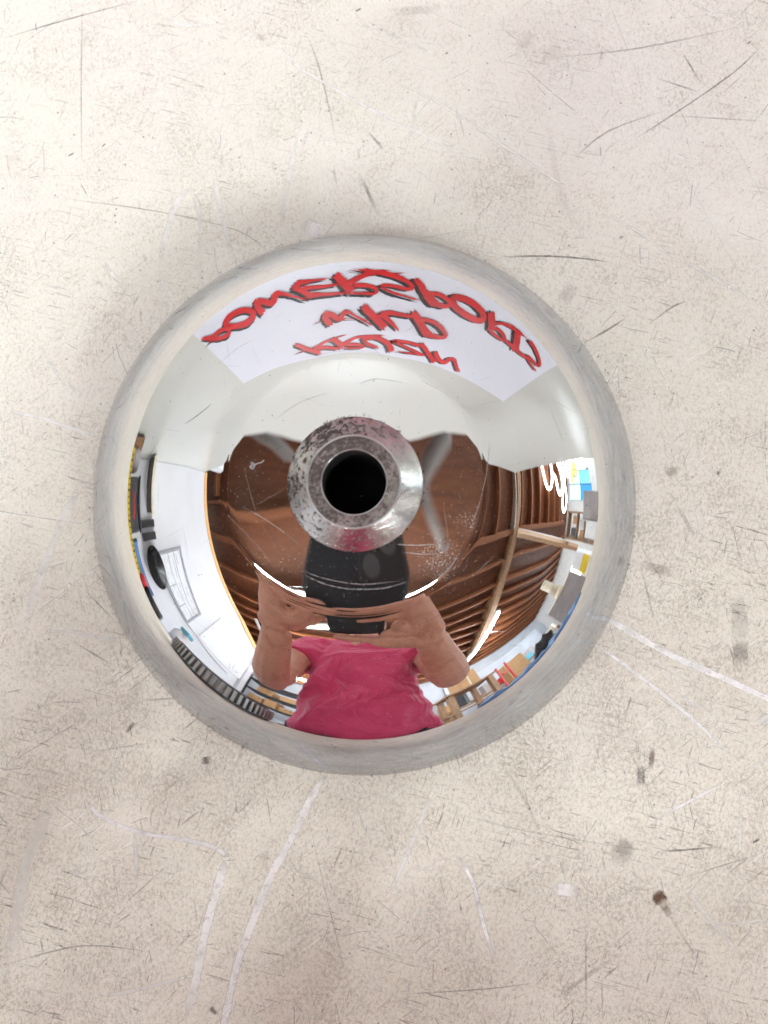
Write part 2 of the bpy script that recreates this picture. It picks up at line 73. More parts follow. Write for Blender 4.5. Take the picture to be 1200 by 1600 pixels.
def tube(name,pts,rad,mat,parent=None,seg=12,smooth=True):
    bm=bmesh.new(); addtube(bm,pts,rad,seg); return fin(name,bm,mat,parent,smooth)
def capsule(bm,pts,rad,seg=14):
    # tube with rounded ends
    pts=[Vector(p) for p in pts]; rad=list(rad)
    d0=(pts[0]-pts[1]).normalized(); d1=(pts[-1]-pts[-2]).normalized()
    P=[];Q=[]
    for a in(80,55,28): P.append(pts[0]+d0*rad[0]*math.sin(R(a))); Q.append(rad[0]*math.cos(R(a)))
    P+=pts; Q+=rad
    for a in(28,55,80): P.append(pts[-1]+d1*rad[-1]*math.sin(R(a))); Q.append(rad[-1]*math.cos(R(a)))
    addtube(bm,P,Q,seg)
def lathe(name,prof,mat,parent=None,seg=192,closed=False):
    bm=bmesh.new(); rings=[]
    for r,z in prof:
        rings.append([bm.verts.new((r*math.cos(2*PI*k/seg),r*math.sin(2*PI*k/seg),z)) for k in range(seg)])
    prs=list(zip(rings[:-1],rings[1:]))
    if closed: prs.append((rings[-1],rings[0]))
    for a,b in prs:
        for k in range(seg): bm.faces.new((a[k],a[(k+1)%seg],b[(k+1)%seg],b[k]))
    return fin(name,bm,mat,parent,True)
def S(az,el,D,z0=.03):
    return Vector((D*math.cos(R(az)),D*math.sin(R(az)),z0+D*math.tan(R(el))))
# ------------------------------------------------------------------ materials
def nm(name):
    m=bpy.data.materials.new(name); m.use_nodes=True; nt=m.node_tree; b=nt.nodes['Principled BSDF']; return m,nt,b
def N(nt,t,**k):
    n=nt.nodes.new(t)
    for a,v in k.items(): setattr(n,a,v)
    return n
def mth(nt,op,a,b=None,c=None,clamp=False):
    n=N(nt,'ShaderNodeMath',operation=op,use_clamp=clamp)
    for i,v in enumerate((a,b,c)):
        if v is None: continue
        if isinstance(v,(int,float)): n.inputs[i].default_value=v
        else: nt.links.new(v,n.inputs[i])
    return n.outputs[0]
def noise(nt,vec,scale,detail=4,rough=.55,dist=0):
    n=N(nt,'ShaderNodeTexNoise'); n.inputs['Scale'].default_value=scale; n.inputs['Detail'].default_value=detail; n.inputs['Roughness'].default_value=rough; n.inputs['Distortion'].default_value=dist
    if vec is not None: nt.links.new(vec,n.inputs['Vector'])
    return n.outputs['Fac']
def ramp(nt,fac,stops,smooth=True):
    n=N(nt,'ShaderNodeValToRGB'); cr=n.color_ramp; cr.interpolation='EASE' if smooth else 'LINEAR'
    while len(cr.elements)<len(stops): cr.elements.new(.5)
    for e,(p,c) in zip(cr.elements,stops):
        e.position=p; e.color=(c,c,c,1) if isinstance(c,(int,float)) else (*c,1)
    nt.links.new(fac,n.inputs[0]); return n.outputs[0]
def mixc(nt,fac,a,b,blend='MIX'):
    n=N(nt,'ShaderNodeMix',data_type='RGBA',blend_type=blend)
    for s,v in((0,fac),(6,a),(7,b)):
        if isinstance(v,(int,float)): n.inputs[s].default_value=v
        elif isinstance(v,tuple): n.inputs[s].default_value=(*v,1)
        else: nt.links.new(v,n.inputs[s])
    return n.outputs[2]
def mapv(nt,vec,scale=(1,1,1),rot=(0,0,0),loc=(0,0,0)):
    n=N(nt,'ShaderNodeMapping'); n.inputs['Scale'].default_value=scale; n.inputs['Rotation'].default_value=rot; n.inputs['Location'].default_value=loc
    nt.links.new(vec,n.inputs[0]); return n.outputs[0]
def bump(nt,b,h,strength,dist):
    n=N(nt,'ShaderNodeBump'); n.inputs['Strength'].default_value=strength; n.inputs['Distance'].default_value=dist
    nt.links.new(h,n.inputs['Height']); nt.links.new(n.outputs[0],b.inputs['Normal'])
def objc(nt): return N(nt,'ShaderNodeTexCoord').outputs['Object']
def plain(name,col,rough=.5,metal=0,var=.12,scale=20,emit=None,es=0,bmp=0,stretch=(1,1,1)):
    m,nt,b=nm(name); b.inputs['Roughness'].default_value=rough; b.inputs['Metallic'].default_value=metal
    o=mapv(nt,objc(nt),stretch); f=noise(nt,o,scale,5)
    lo=tuple(c*(1-var) for c in col); hi=tuple(min(1,c*(1+var)) for c in col)
    nt.links.new(ramp(nt,f,[(.3,lo),(.7,hi)]),b.inputs['Base Color'])
    if emit: b.inputs['Emission Color'].default_value=(*emit,1); b.inputs['Emission Strength'].default_value=es
    if bmp: bump(nt,b,f,bmp,.004)
    return m
def emis(name,col,st):
    m=bpy.data.materials.new(name); m.use_nodes=True; nt=m.node_tree; nt.nodes.clear()
    e=N(nt,'ShaderNodeEmission'); e.inputs[0].default_value=(*col,1); e.inputs[1].default_value=st
    o=N(nt,'ShaderNodeOutputMaterial'); nt.links.new(e.outputs[0],o.inputs[0]); return m
# --- chrome of the dome
def chrome():
    m,nt,b=nm('polished_chrome'); L=nt.links
    oc=objc(nt); sx=N(nt,'ShaderNodeSeparateXYZ'); L.new(oc,sx.inputs[0]); X,Y,Z=sx.outputs
    r=mth(nt,'SQRT',mth(nt,'ADD',mth(nt,'MULTIPLY',X,X),mth(nt,'MULTIPLY',Y,Y)))
    cx=mth(nt,'DIVIDE',X,mth(nt,'MAXIMUM',r,1e-4)); cyy=mth(nt,'DIVIDE',Y,mth(nt,'MAXIMUM',r,1e-4))
    cv=N(nt,'ShaderNodeCombineXYZ'); L.new(mth(nt,'MULTIPLY',cx,6.5),cv.inputs[0]); L.new(mth(nt,'MULTIPLY',cyy,6.5),cv.inputs[1]); L.new(mth(nt,'MULTIPLY',r,620),cv.inputs[2])
    cv2=N(nt,'ShaderNodeCombineXYZ'); L.new(mth(nt,'MULTIPLY',cx,22),cv2.inputs[0]); L.new(mth(nt,'MULTIPLY',cyy,22),cv2.inputs[1]); L.new(mth(nt,'MULTIPLY',r,1500),cv2.inputs[2])
    rim=N(nt,'ShaderNodeMapRange',interpolation_type='SMOOTHSTEP'); L.new(r,rim.inputs[0]); rim.inputs[1].default_value=.0715; rim.inputs[2].default_value=.080; rim=rim.outputs[0]
    edge=N(nt,'ShaderNodeMapRange',interpolation_type='SMOOTHSTEP'); L.new(r,edge.inputs[0]); edge.inputs[1].default_value=.0795; edge.inputs[2].default_value=.0895; edge=edge.outputs[0]
    st=ramp(nt,noise(nt,cv.outputs[0],1.0,6,.62),[(.30,0),(.62,1)])
    st2=ramp(nt,noise(nt,cv2.outputs[0],1.0,4,.6),[(.35,0),(.75,1)])
    cl=ramp(nt,noise(nt,oc,95,5,.6),[(.42,0),(.75,1)])
    wear=mth(nt,'MULTIPLY',rim,mth(nt,'ADD',mth(nt,'MULTIPLY',st,.50),mth(nt,'MULTIPLY',st2,.45)),clamp=True)
    grime=mth(nt,'MULTIPLY',edge,mth(nt,'MULTIPLY_ADD',cl,.55,.45),clamp=True)
    base=mixc(nt,rim,(.84,.84,.835),(.66,.70,.765)); base=mixc(nt,wear,base,(.43,.46,.495))
    base=mixc(nt,mth(nt,'MULTIPLY',grime,.42),base,(.38,.41,.45))
    # circular polishing lines and hairlines, very faint
    hl=mapv(nt,oc,(1400,28,1),(0,0,.9)); h1=ramp(nt,noise(nt,hl,1,3),[(.66,0),(.78,1)])
    hl2=mapv(nt,oc,(30,1500,1),(0,0,.35)); h2=ramp(nt,noise(nt,hl2,1,3),[(.67,0),(.80,1)])
    hair=mth(nt,'MULTIPLY',mth(nt,'MAXIMUM',h1,h2),.28)
    rg=mth(nt,'ADD',mth(nt,'ADD',.012,mth(nt,'MULTIPLY',hair,.35)),mth(nt,'ADD',mth(nt,'MULTIPLY',rim,mth(nt,'MULTIPLY_ADD',st,.10,.035)),mth(nt,'MULTIPLY',grime,.10)))
    L.new(base,b.inputs['Base Color']); L.new(rg,b.inputs['Roughness']); b.inputs['Metallic'].default_value=1
    # dust: clustered pale flecks, and dark grime round the hub foot and on flecks
    d=N(nt,'ShaderNodeBsdfDiffuse'); d.inputs[0].default_value=(.75,.72,.68,1)
    sp=ramp(nt,noise(nt,oc,1300,2,.5),[(.665,0),(.72,1)])
    clus=None
    for(px,py,rr,g) in((.024,-.0215,.011,1.),(.031,-.010,.007,.8),(.018,-.030,.010,.4),(-.031,-.004,.008,.45),(-.0287,.0045,.006,.5),(0,-.030,.014,.22),(.03,.012,.012,.25),(-.02,-.022,.012,.3),(.02,-.05,.03,.2)):
        dx=mth(nt,'SUBTRACT',X,px); dy=mth(nt,'SUBTRACT',Y,py)
        q=mth(nt,'SQRT',mth(nt,'ADD',mth(nt,'MULTIPLY',dx,dx),mth(nt,'MULTIPLY',dy,dy)))
        f=mth(nt,'MULTIPLY',mth(nt,'SUBTRACT',1.0,mth(nt,'DIVIDE',q,rr),clamp=True),g)
        clus=f if clus is None else mth(nt,'MAXIMUM',clus,f)
    spk=mth(nt,'MULTIPLY',ramp(nt,mth(nt,'ADD',noise(nt,oc,2600,2,.5),mth(nt,'MULTIPLY',clus,.15)),[(.72,0),(.76,1)]),.75)
    haze=mth(nt,'MULTIPLY',mth(nt,'MULTIPLY',clus,clus),mth(nt,'MULTIPLY',noise(nt,oc,300,4,.6),.16))
    dust=mth(nt,'ADD',spk,haze,clamp=True)
    mx=N(nt,'ShaderNodeMixShader'); L.new(dust,mx.inputs[0]); L.new(b.outputs[0],mx.inputs[1]); L.new(d.outputs[0],mx.inputs[2])
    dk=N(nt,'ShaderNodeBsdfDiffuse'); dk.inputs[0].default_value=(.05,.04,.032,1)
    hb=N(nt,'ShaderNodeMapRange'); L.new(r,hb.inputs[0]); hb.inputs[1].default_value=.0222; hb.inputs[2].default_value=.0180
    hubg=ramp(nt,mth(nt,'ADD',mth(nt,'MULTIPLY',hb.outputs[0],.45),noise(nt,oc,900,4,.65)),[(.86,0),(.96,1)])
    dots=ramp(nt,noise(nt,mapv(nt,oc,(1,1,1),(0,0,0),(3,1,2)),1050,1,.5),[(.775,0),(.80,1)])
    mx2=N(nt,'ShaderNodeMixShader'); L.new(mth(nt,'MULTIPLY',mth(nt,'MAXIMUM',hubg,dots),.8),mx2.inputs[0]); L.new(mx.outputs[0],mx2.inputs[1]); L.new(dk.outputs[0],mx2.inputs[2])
    L.new(mx2.outputs[0],nt.nodes['Material Output'].inputs[0])
    return m
def hubsteel(name,lo,hi,base,dark,thr,rough,pol=True):
    m,nt,b=nm(name); L=nt.links; oc=objc(nt)
    sx=N(nt,'ShaderNodeSeparateXYZ'); L.new(oc,sx.inputs[0]); X,Y,Z=sx.outputs
    r=mth(nt,'SQRT',mth(nt,'ADD',mth(nt,'MULTIPLY',X,X),mth(nt,'MULTIPLY',Y,Y)))
    cv=N(nt,'ShaderNodeCombineXYZ'); L.new(mth(nt,'MULTIPLY',mth(nt,'DIVIDE',X,r),9),cv.inputs[0]); L.new(mth(nt,'MULTIPLY',mth(nt,'DIVIDE',Y,r),9),cv.inputs[1]); L.new(mth(nt,'MULTIPLY',r,1100),cv.inputs[2])
    f=noise(nt,cv.outputs[0],1,6,.66,.5); g=noise(nt,oc,1150,5,.65); lf=noise(nt,oc,110,3,.5)
    # the right-hand flank is cleaner than the rest
    cln=N(nt,'ShaderNodeMapRange',interpolation_type='SMOOTHSTEP'); L.new(mth(nt,'SUBTRACT',X,mth(nt,'MULTIPLY',mth(nt,'ABSOLUTE',mth(nt,'ADD',Y,.003)),1.0)),cln.inputs[0]); cln.inputs[1].default_value=.004; cln.inputs[2].default_value=.014
    k=mth(nt,'ADD',mth(nt,'MULTIPLY',f,.6),mth(nt,'ADD',mth(nt,'MULTIPLY',g,.35),mth(nt,'MULTIPLY',lf,.22)))
    k=mth(nt,'SUBTRACT',k,mth(nt,'MULTIPLY',cln.outputs[0],.07)); k=mth(nt,'SUBTRACT',k,mth(nt,'MULTIPLY',mth(nt,'ADD',X,mth(nt,'MULTIPLY',Y,-.5)),3.6))
    pit=ramp(nt,k,[(lo,0),(hi,1)])
    tint=mixc(nt,ramp(nt,lf,[(.35,0),(.65,1)]),base,tuple(c*.72 for c in base))
    L.new(mixc(nt,pit,tint,dark),b.inputs['Base Color']); b.inputs['Metallic'].default_value=1
    L.new(mth(nt,'SUBTRACT',1.0,mth(nt,'MULTIPLY',pit,.8)),b.inputs['Metallic'])
    L.new(mth(nt,'ADD',rough,mth(nt,'ADD',mth(nt,'MULTIPLY',pit,.45),mth(nt,'MULTIPLY',mth(nt,'SUBTRACT',1.0,cln.outputs[0]),.12))),b.inputs['Roughness'])
    bump(nt,b,k,.35,.0006)
    return m
def tablemat():
    m,nt,b=nm('worn_table_laminate'); L=nt.links; oc=objc(nt)
    sx=N(nt,'ShaderNodeSeparateXYZ'); L.new(oc,sx.inputs[0]); X,Y,Z=sx.outputs
    wear=N(nt,'ShaderNodeMapRange',interpolation_type='SMOOTHSTEP'); L.new(mth(nt,'ADD',mth(nt,'MULTIPLY',Y,-1),mth(nt,'MULTIPLY',noise(nt,oc,11,3),.16)),wear.inputs[0]); wear.inputs[1].default_value=-.06; wear.inputs[2].default_value=.20; wear=wear.outputs[0]
    big=noise(nt,oc,16,4,.55); mid=noise(nt,oc,70,5,.6,.4); fine=noise(nt,mapv(nt,oc,(1,.72,1),(0,0,.5)),1150,7,.74,.7); grain=noise(nt,oc,1500,3,.6)
    col=mixc(nt,ramp(nt,big,[(.35,0),(.68,1)]),(.79,.788,.705),(.79,.775,.715))
    pk=mth(nt,'SUBTRACT',1.0,mth(nt,'DIVIDE',mth(nt,'SQRT',mth(nt,'ADD',mth(nt,'POWER',mth(nt,'SUBTRACT',X,.085),2),mth(nt,'POWER',mth(nt,'SUBTRACT',Y,.135),2))),.085),clamp=True)
    col=mixc(nt,mth(nt,'MULTIPLY',pk,.55),col,(.80,.765,.755))
    col=mixc(nt,mth(nt,'MULTIPLY',wear,.40),col,(.83,.765,.655))
    # mottled grime in the texture of the sheet, heavier in worn patches
    pat=mth(nt,'ADD',mth(nt,'MULTIPLY',ramp(nt,noise(nt,oc,30,5,.62,.8),[(.32,.28),(.70,1)]),.44),mth(nt,'MULTIPLY',wear,.26))
    pat=mth(nt,'ADD',pat,mth(nt,'MULTIPLY',ramp(nt,mid,[(.40,0),(.70,1)]),.30),clamp=True)
    lvl=mth(nt,'SUBTRACT',fine,mth(nt,'MULTIPLY_ADD',pat,-.135,.585))
    g2=ramp(nt,mth(nt,'MULTIPLY_ADD',lvl,4.2,.5),[(.30,0),(.95,1)])
    str_=noise(nt,mapv(nt,mapv(nt,oc,(1,1,1),(0,0,1.2)),(900,300,1)),1,4,.65,.4)
    g3=mth(nt,'MULTIPLY',ramp(nt,str_,[(.52,0),(.70,1)]),mth(nt,'MULTIPLY_ADD',pat,.7,.10))
    col=mixc(nt,mth(nt,'MULTIPLY',pat,.16),col,(.62,.55,.43))
    col=mixc(nt,mth(nt,'MULTIPLY',g2,mth(nt,'MULTIPLY_ADD',pat,.34,.22)),col,(.27,.23,.18))
    col=mixc(nt,mth(nt,'MULTIPLY',g3,.42),col,(.34,.29,.235))
    lt=ramp(nt,noise(nt,mapv(nt,oc,(1,1,1),(0,0,0),(5,2,0)),700,6,.70,.6),[(.52,0),(.66,1)])
    col=mixc(nt,mth(nt,'MULTIPLY',lt,.50),col,(.86,.85,.815))
    st=ramp(nt,noise(nt,mapv(nt,oc,(1,1,1),(0,0,0),(1.3,4.1,0)),26,5,.6,1.0),[(.62,0),(.78,1)])
    col=mixc(nt,mth(nt,'MULTIPLY',st,.20),col,(.42,.34,.22))
    # fibrous short scratches, three directions
    for i,(ang,s1,s2,th,am,c) in enumerate(((.25,90,1300,.60,.55,(.22,.19,.16)),(1.35,110,1400,.61,.50,(.22,.19,.15)),(-.7,80,1200,.62,.50,(.24,.20,.17)),(1.9,120,1500,.61,.5,(.20,.17,.14)),(2.5,70,1300,.61,.45,(.93,.91,.87)))):
        v=mapv(nt,oc,(1,1,1),(0,0,ang),(i*1.7,0,0)); v=mapv(nt,v,(s1,s2,1))
        k=ramp(nt,noise(nt,v,1,4,.6,.9),[(th,0),(th+.07,1)])
        k=mth(nt,'MULTIPLY',k,ramp(nt,noise(nt,oc,24+9*i,2),[(.4,.1),(.62,1)]))
        col=mixc(nt,mth(nt,'MULTIPLY',k,mth(nt,'MULTIPLY_ADD',wear,am*.8,am*.8)),col,c)
    # tiny dark flecks
    vo=N(nt,'ShaderNodeTexVoronoi'); vo.inputs['Scale'].default_value=330; L.new(oc,vo.inputs['Vector'])
    sep=N(nt,'ShaderNodeSeparateColor'); L.new(vo.outputs['Color'],sep.inputs[0])
    fl=mth(nt,'MULTIPLY',ramp(nt,vo.outputs['Distance'],[(.07,1),(.16,0)]),mth(nt,'GREATER_THAN',sep.outputs[0],.84))
    col=mixc(nt,mth(nt,'MULTIPLY',fl,.65),col,(.12,.10,.09))
    col=mixc(nt,ramp(nt,grain,[(.3,.10),(.7,0)]),col,(.30,.27,.24))
    L.new(col,b.inputs['Base Color']); b.inputs['Roughness'].default_value=.8; b.inputs['Specular IOR Level'].default_value=.06
    bump(nt,b,mth(nt,'ADD',fine,mth(nt,'MULTIPLY',lt,.4)),.28,.0004)
    return m
def markmat(name,col,rough=.7):
    # scuff and painted glint strips with soft, broken edges: alpha from the strip's own UV and its strength attribute
    m,nt,b=nm(name); L=nt.links; oc=objc(nt)
    uv=N(nt,'ShaderNodeUVMap'); s=N(nt,'ShaderNodeSeparateXYZ'); L.new(uv.outputs[0],s.inputs[0])
    e=mth(nt,'SUBTRACT',1.0,mth(nt,'ABSOLUTE',mth(nt,'MULTIPLY_ADD',s.outputs[1],2,-1)))
    n1=noise(nt,oc,1100,5,.7); n2=noise(nt,oc,120,3)
    a=ramp(nt,mth(nt,'ADD',e,mth(nt,'MULTIPLY_ADD',n1,1.3,-.60)),[(.05,0),(.48,1)]); a=mth(nt,'MULTIPLY',a,ramp(nt,e,[(.0,0),(.38,1)]))
    at=N(nt,'ShaderNodeAttribute'); at.attribute_name='strength'
    a=mth(nt,'MULTIPLY',mth(nt,'MULTIPLY',a,at.outputs['Fac']),mth(nt,'MULTIPLY',ramp(nt,n2,[(.25,.72),(.6,1)]),ramp(nt,noise(nt,mapv(nt,oc,(1,1,1),(0,0,0),(2,7,1)),420,4,.7),[(.34,.68),(.50,1)])))
    L.new(mixc(nt,n1,tuple(c*.9 for c in col),tuple(min(1,c*1.08) for c in col)),b.inputs['Base Color'])
    L.new(a,b.inputs['Alpha']); b.inputs['Roughness'].default_value=rough
    return m
def wood(name,a,b_,scale=6,stretch=(1,12,12),rough=.6):
    m,nt,b=nm(name); oc=objc(nt); v=mapv(nt,oc,stretch); f=noise(nt,v,scale,5,.6,1.2)
    nt.links.new(ramp(nt,f,[(.3,a),(.7,b_)]),b.inputs['Base Color']); b.inputs['Roughness'].default_value=rough
    bump(nt,b,f,.2,.003); return m
def skinmat():
    m,nt,b=nm('weathered_skin'); oc=objc(nt); f=noise(nt,oc,22,5,.6,.5); g=noise(nt,oc,140,4,.65); hr=noise(nt,mapv(nt,oc,(420,420,70)),1,3,.6)
    c=ramp(nt,f,[(.3,(.50,.22,.15)),(.55,(.62,.32,.235)),(.75,(.66,.30,.235))]); c=mixc(nt,ramp(nt,g,[(.5,0),(.75,.45)]),c,(.42,.17,.11)); c=mixc(nt,ramp(nt,hr,[(.60,0),(.70,.4)]),c,(.30,.17,.10))
    nt.links.new(c,b.inputs['Base Color']); b.inputs['Roughness'].default_value=.48; b.inputs['Subsurface Weight'].default_value=.0
    bump(nt,b,mth(nt,'ADD',f,mth(nt,'MULTIPLY',g,.35)),.6,.006); return m
def shirtmat():
    m,nt,b=nm('raspberry_cotton'); oc=objc(nt); v=mapv(nt,oc,(5.5,5.5,1.7)); f=noise(nt,v,1.0,3,.5,1.6); d=mapv(nt,oc,(3.2,3.2,6),(0,.5,0)); h=noise(nt,d,1.0,2,.5,2.0); k=noise(nt,oc,900,2)
    nt.links.new(ramp(nt,noise(nt,oc,9,4),[(.3,(.56,.036,.122)),(.7,(.65,.066,.170))]),b.inputs['Base Color']); b.inputs['Roughness'].default_value=.92; b.inputs['Sheen Weight'].default_value=.4; b.inputs['Sheen Tint'].default_value=(1,.6,.7,1)
    bump(nt,b,mth(nt,'ADD',mth(nt,'ADD',ramp(nt,f,[(.35,0),(.5,1),(.65,.2)]),mth(nt,'MULTIPLY',ramp(nt,h,[(.4,0),(.55,1),(.62,.3)]),.8)),mth(nt,'MULTIPLY',k,.04)),.38,.016); return m
M={}
M['chrome']=chrome()
M['hub']=hubsteel('pitted_steel',.60,.68,(.60,.57,.545),(.065,.052,.046),0,.07)
M['hubtop']=hubsteel('stained_steel',.50,.66,(.36,.32,.30),(.10,.085,.08),0,.20)
M['bore']=plain('black_bore',(.004,.004,.004),.9,0)
M['table']=tablemat()
M['white_mark']=markmat('pale_scuff_and_glint',(.99,.98,.965)); M['dark_mark']=markmat('dark_scuff',(.12,.105,.10)); M['rust_mark']=markmat('rust_stain',(.13,.06,.03))
M['cream']=plain('cream_wall_paint',(.495,.50,.475),.30,var=.03,scale=3,bmp=.02)
M['white']=plain('white_wall_paint',(.72,.735,.78),.5,var=.03,scale=4)
M['grey']=plain('grey_wall_paint',(.36,.38,.42),.6,var=.08,scale=3)
M['grey2']=plain('pale_screen_paint',(.50,.53,.60),.6,var=.1,scale=2); M['dgrey']=plain('dark_wall',(.05,.04,.04),.8,var=.3,scale=3)
M['sign']=plain('white_sign_board',(.65,.675,.76),.4,var=.015,scale=6)
M['red']=plain('red_sign_paint',(.43,.008,.010),.45,var=.12,scale=30); M['black']=plain('black_paint',(.012,.012,.014),.5)
M['joist']=wood('brown_joist_wood',(.145,.043,.014),(.215,.075,.027)); M['ply']=wood('brown_roof_boards',(.085,.024,.007),(.15,.047,.014),4,(2,9,9))
M['pine']=wood('raw_orange_pine',(.62,.32,.12),(.75,.43,.18),4,(10,1,10)); M['oak']=wood('worn_brown_timber',(.22,.12,.06),(.36,.21,.11),6,(9,9,1))
M['pale']=plain('pale_grey_metal',(.55,.54,.53),.45,.3); M['dullpipe']=plain('dull_grey_metal',(.15,.125,.115),.6,0); M['steel']=plain('machined_steel',(.55,.55,.56),.28,1); M['gsteel']=plain('worn_gear_steel',(.42,.42,.42),.42,.9); M['dsteel']=plain('dark_oily_steel',(.10,.10,.11),.4,.8)
M['plastic']=plain('black_plastic',(.016,.016,.018),.35); M['gplastic']=plain('lilac_grey_enamel',(.38,.36,.37),.5); M['card']=plain('brown_cardboard',(.46,.27,.13),.8,var=.1,scale=14)
M['yellow']=plain('yellow_paint',(.72,.52,.04),.5); M['redpl']=plain('red_plastic',(.55,.03,.035),.4); M['blue']=plain('blue_cloth',(.16,.30,.55),.85,bmp=.4); M['sky']=plain('teal_plastic',(.10,.42,.55),.4)
M['creampl']=plain('cream_plastic',(.72,.66,.52),.5); M['pink']=plain('pink_rubber',(.80,.22,.52),.4); M['paper']=plain('white_paper',(.80,.82,.86),.6,var=.02); M['ink']=plain('grey_print',(.30,.32,.36),.6)
M['neon']=emis('white_glow_tube',(1,.99,.97),9); M['daylight']=emis('daylit_pane',(.86,.95,1),30)
M['cyan']=emis('daylit_cyan_glass',(.22,.66,.95),2.2); M['pcyan']=emis('daylit_pale_glass',(.60,.92,1),2.2); M['yglass']=emis('daylit_yellow_glass',(.95,.95,.30),2.2); M['bglass']=emis('daylit_blue_glass',(.08,.36,.85),2.0)
M['skin']=skinmat(); M['shirt']=shirtmat(); M['denim']=plain('dark_denim',(.03,.033,.04),.9); M['hair']=plain('grey_brown_hair',(.16,.12,.09),.8)
M['glass']=plain('black_glass',(.010,.012,.020),.30); M['concrete']=plain('grey_concrete',(.42,.42,.42),.8,var=.15,scale=2); M['gold']=plain('ring_metal',(.8,.65,.4),.2,1)
emis_panel=emis('fill_panel_glow',(.94,.985,1.0),PANEL)
# ------------------------------------------------------------------ the dome
KN=[0,.24,.32,.38,.398,.4005,.403,.4055,.408,.42,.45,.49,.55,.65,.75,.85,.92,.96,1.0]; SL=[2.2,2.2,1.9,2.6,5.6,11.0,9.0,4.5,8.5,11.3,12.88,15.94,20.55,25.69,35.14,43.75,54.46,62.26,66.8]
def slope(q):
    for a,b,u,v in zip(KN,KN[1:],SL,SL[1:]):
        if q<=b: return R(u+(v-u)*(q-a)/(b-a))
    return R(SL[-1])
A=.09; NR=420; zz=[0.]; qs=[i/NR for i in range(NR+1)]
for a,b in zip(qs,qs[1:]):
    zz.append(zz[-1]-math.tan(slope((a+b)/2))*(b-a))
H0=-zz[-1]
prof=[(q*A,(z+H0)*A) for q,z in zip(qs,zz)]
def zat(r):
    i=min(int(r/A*NR),NR-1); f=r/A*NR-i; return prof[i][1]*(1-f)+prof[i+1][1]*f
dome=thing('chrome_cover','round polished chrome dome with a pitted hub and open bore lying on the scratched table','chrome cover')
RB=.0172; zb0=zat(RB)
pr=[(RB,zat(RB))]+[p for p in prof if p[0]>RB+1e-5]
pr+= [(A-.0006,.0001),(A-.0016,.0002)]+[(r_,max(.0004,zat(r_+.0012)-.0030)) for r_ in(.0865,.084,.080,.074,.066,.056,.045,.035,.026)]+[(.0172,zb0-.003)]
lathe('dome_shell',pr,M['chrome'],dome,256)
zb=zat(RB); hh=.0052
def P_(r,z): return (r,zb+z)
hp=[P_(.0196,-.0012),P_(.0189,.0000),P_(.0184,.0003),P_(.0180,.0007),P_(.0132,.0048),P_(.0128,.0051)]
lathe('hub_collar',hp,M['hub'],dome,160)
tp=[P_(.0128,.0051),P_(.0124,.0052),P_(.0118,.0051),P_(.0101,.0040),P_(.0097,.0038),P_(.00935,.0040),P_(.0091,.0040)]
lathe('hub_lip',tp,M['hubtop'],dome,160)
lathe('lip_ring',[P_(.01295,.00495),P_(.01300,.00512),P_(.0128,.00528),P_(.0126,.00528),P_(.0124,.00515)],M['steel'],dome,160)
lathe('bore_edge',[P_(.0091,.0040),P_(.0089,.0040),P_(.00878,.0038),P_(.00878,.0030)],M['steel'],dome,128)
lathe('bore',[P_(.00878,.0030),P_(.00875,-.01),P_(.00875,-.036),P_(.0002,-.0362)],M['bore'],dome,96)
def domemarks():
    for kind,mat,nm_ in((1,'white_mark','pale_hairlines_and_glint'),(0,'dark_mark','dark_hairlines')):  # pale set mixes real scratches with the painted crease highlight
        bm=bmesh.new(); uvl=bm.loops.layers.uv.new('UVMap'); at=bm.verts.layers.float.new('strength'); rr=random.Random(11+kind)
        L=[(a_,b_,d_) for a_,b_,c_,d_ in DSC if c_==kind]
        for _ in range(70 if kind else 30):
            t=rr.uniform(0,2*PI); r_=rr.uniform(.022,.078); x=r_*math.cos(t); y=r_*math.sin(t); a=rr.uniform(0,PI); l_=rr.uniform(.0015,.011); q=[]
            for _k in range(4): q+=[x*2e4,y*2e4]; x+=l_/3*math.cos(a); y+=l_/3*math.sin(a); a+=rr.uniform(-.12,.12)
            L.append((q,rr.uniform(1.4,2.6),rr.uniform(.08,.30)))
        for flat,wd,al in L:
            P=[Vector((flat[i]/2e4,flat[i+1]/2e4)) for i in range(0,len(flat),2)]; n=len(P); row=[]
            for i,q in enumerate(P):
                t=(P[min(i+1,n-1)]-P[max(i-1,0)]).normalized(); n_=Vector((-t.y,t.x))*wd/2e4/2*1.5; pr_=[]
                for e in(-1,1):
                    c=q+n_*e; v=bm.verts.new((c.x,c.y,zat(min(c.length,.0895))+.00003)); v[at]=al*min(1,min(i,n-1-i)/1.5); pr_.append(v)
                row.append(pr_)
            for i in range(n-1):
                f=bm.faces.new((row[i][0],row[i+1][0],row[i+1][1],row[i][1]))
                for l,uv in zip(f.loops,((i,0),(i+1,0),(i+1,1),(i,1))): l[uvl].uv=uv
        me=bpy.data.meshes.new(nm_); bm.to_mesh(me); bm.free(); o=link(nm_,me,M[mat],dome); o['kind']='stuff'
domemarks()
# chip in the plating
bm=bmesh.new()
cz=zat(.029)
for k in range(7):
    a=k*.9; addbox(bm,-.0004,.0004,-.0003,.0003,0,.00015,Matrix.Translation((-.0287+.0006*math.cos(a)*random.random()*1.4,.0051+.0006*math.sin(a),cz))@Matrix.Rotation(a,4,'Z'))
addtube(bm,[(-.0287,.0051,cz+.0001),(-.0272,.0058,cz+.0002),(-.0262,.0060,cz+.0003),(-.0255,.0067,cz+.0002)],.00009,6)
fin('plating_chip',bm,M['white'],dome)
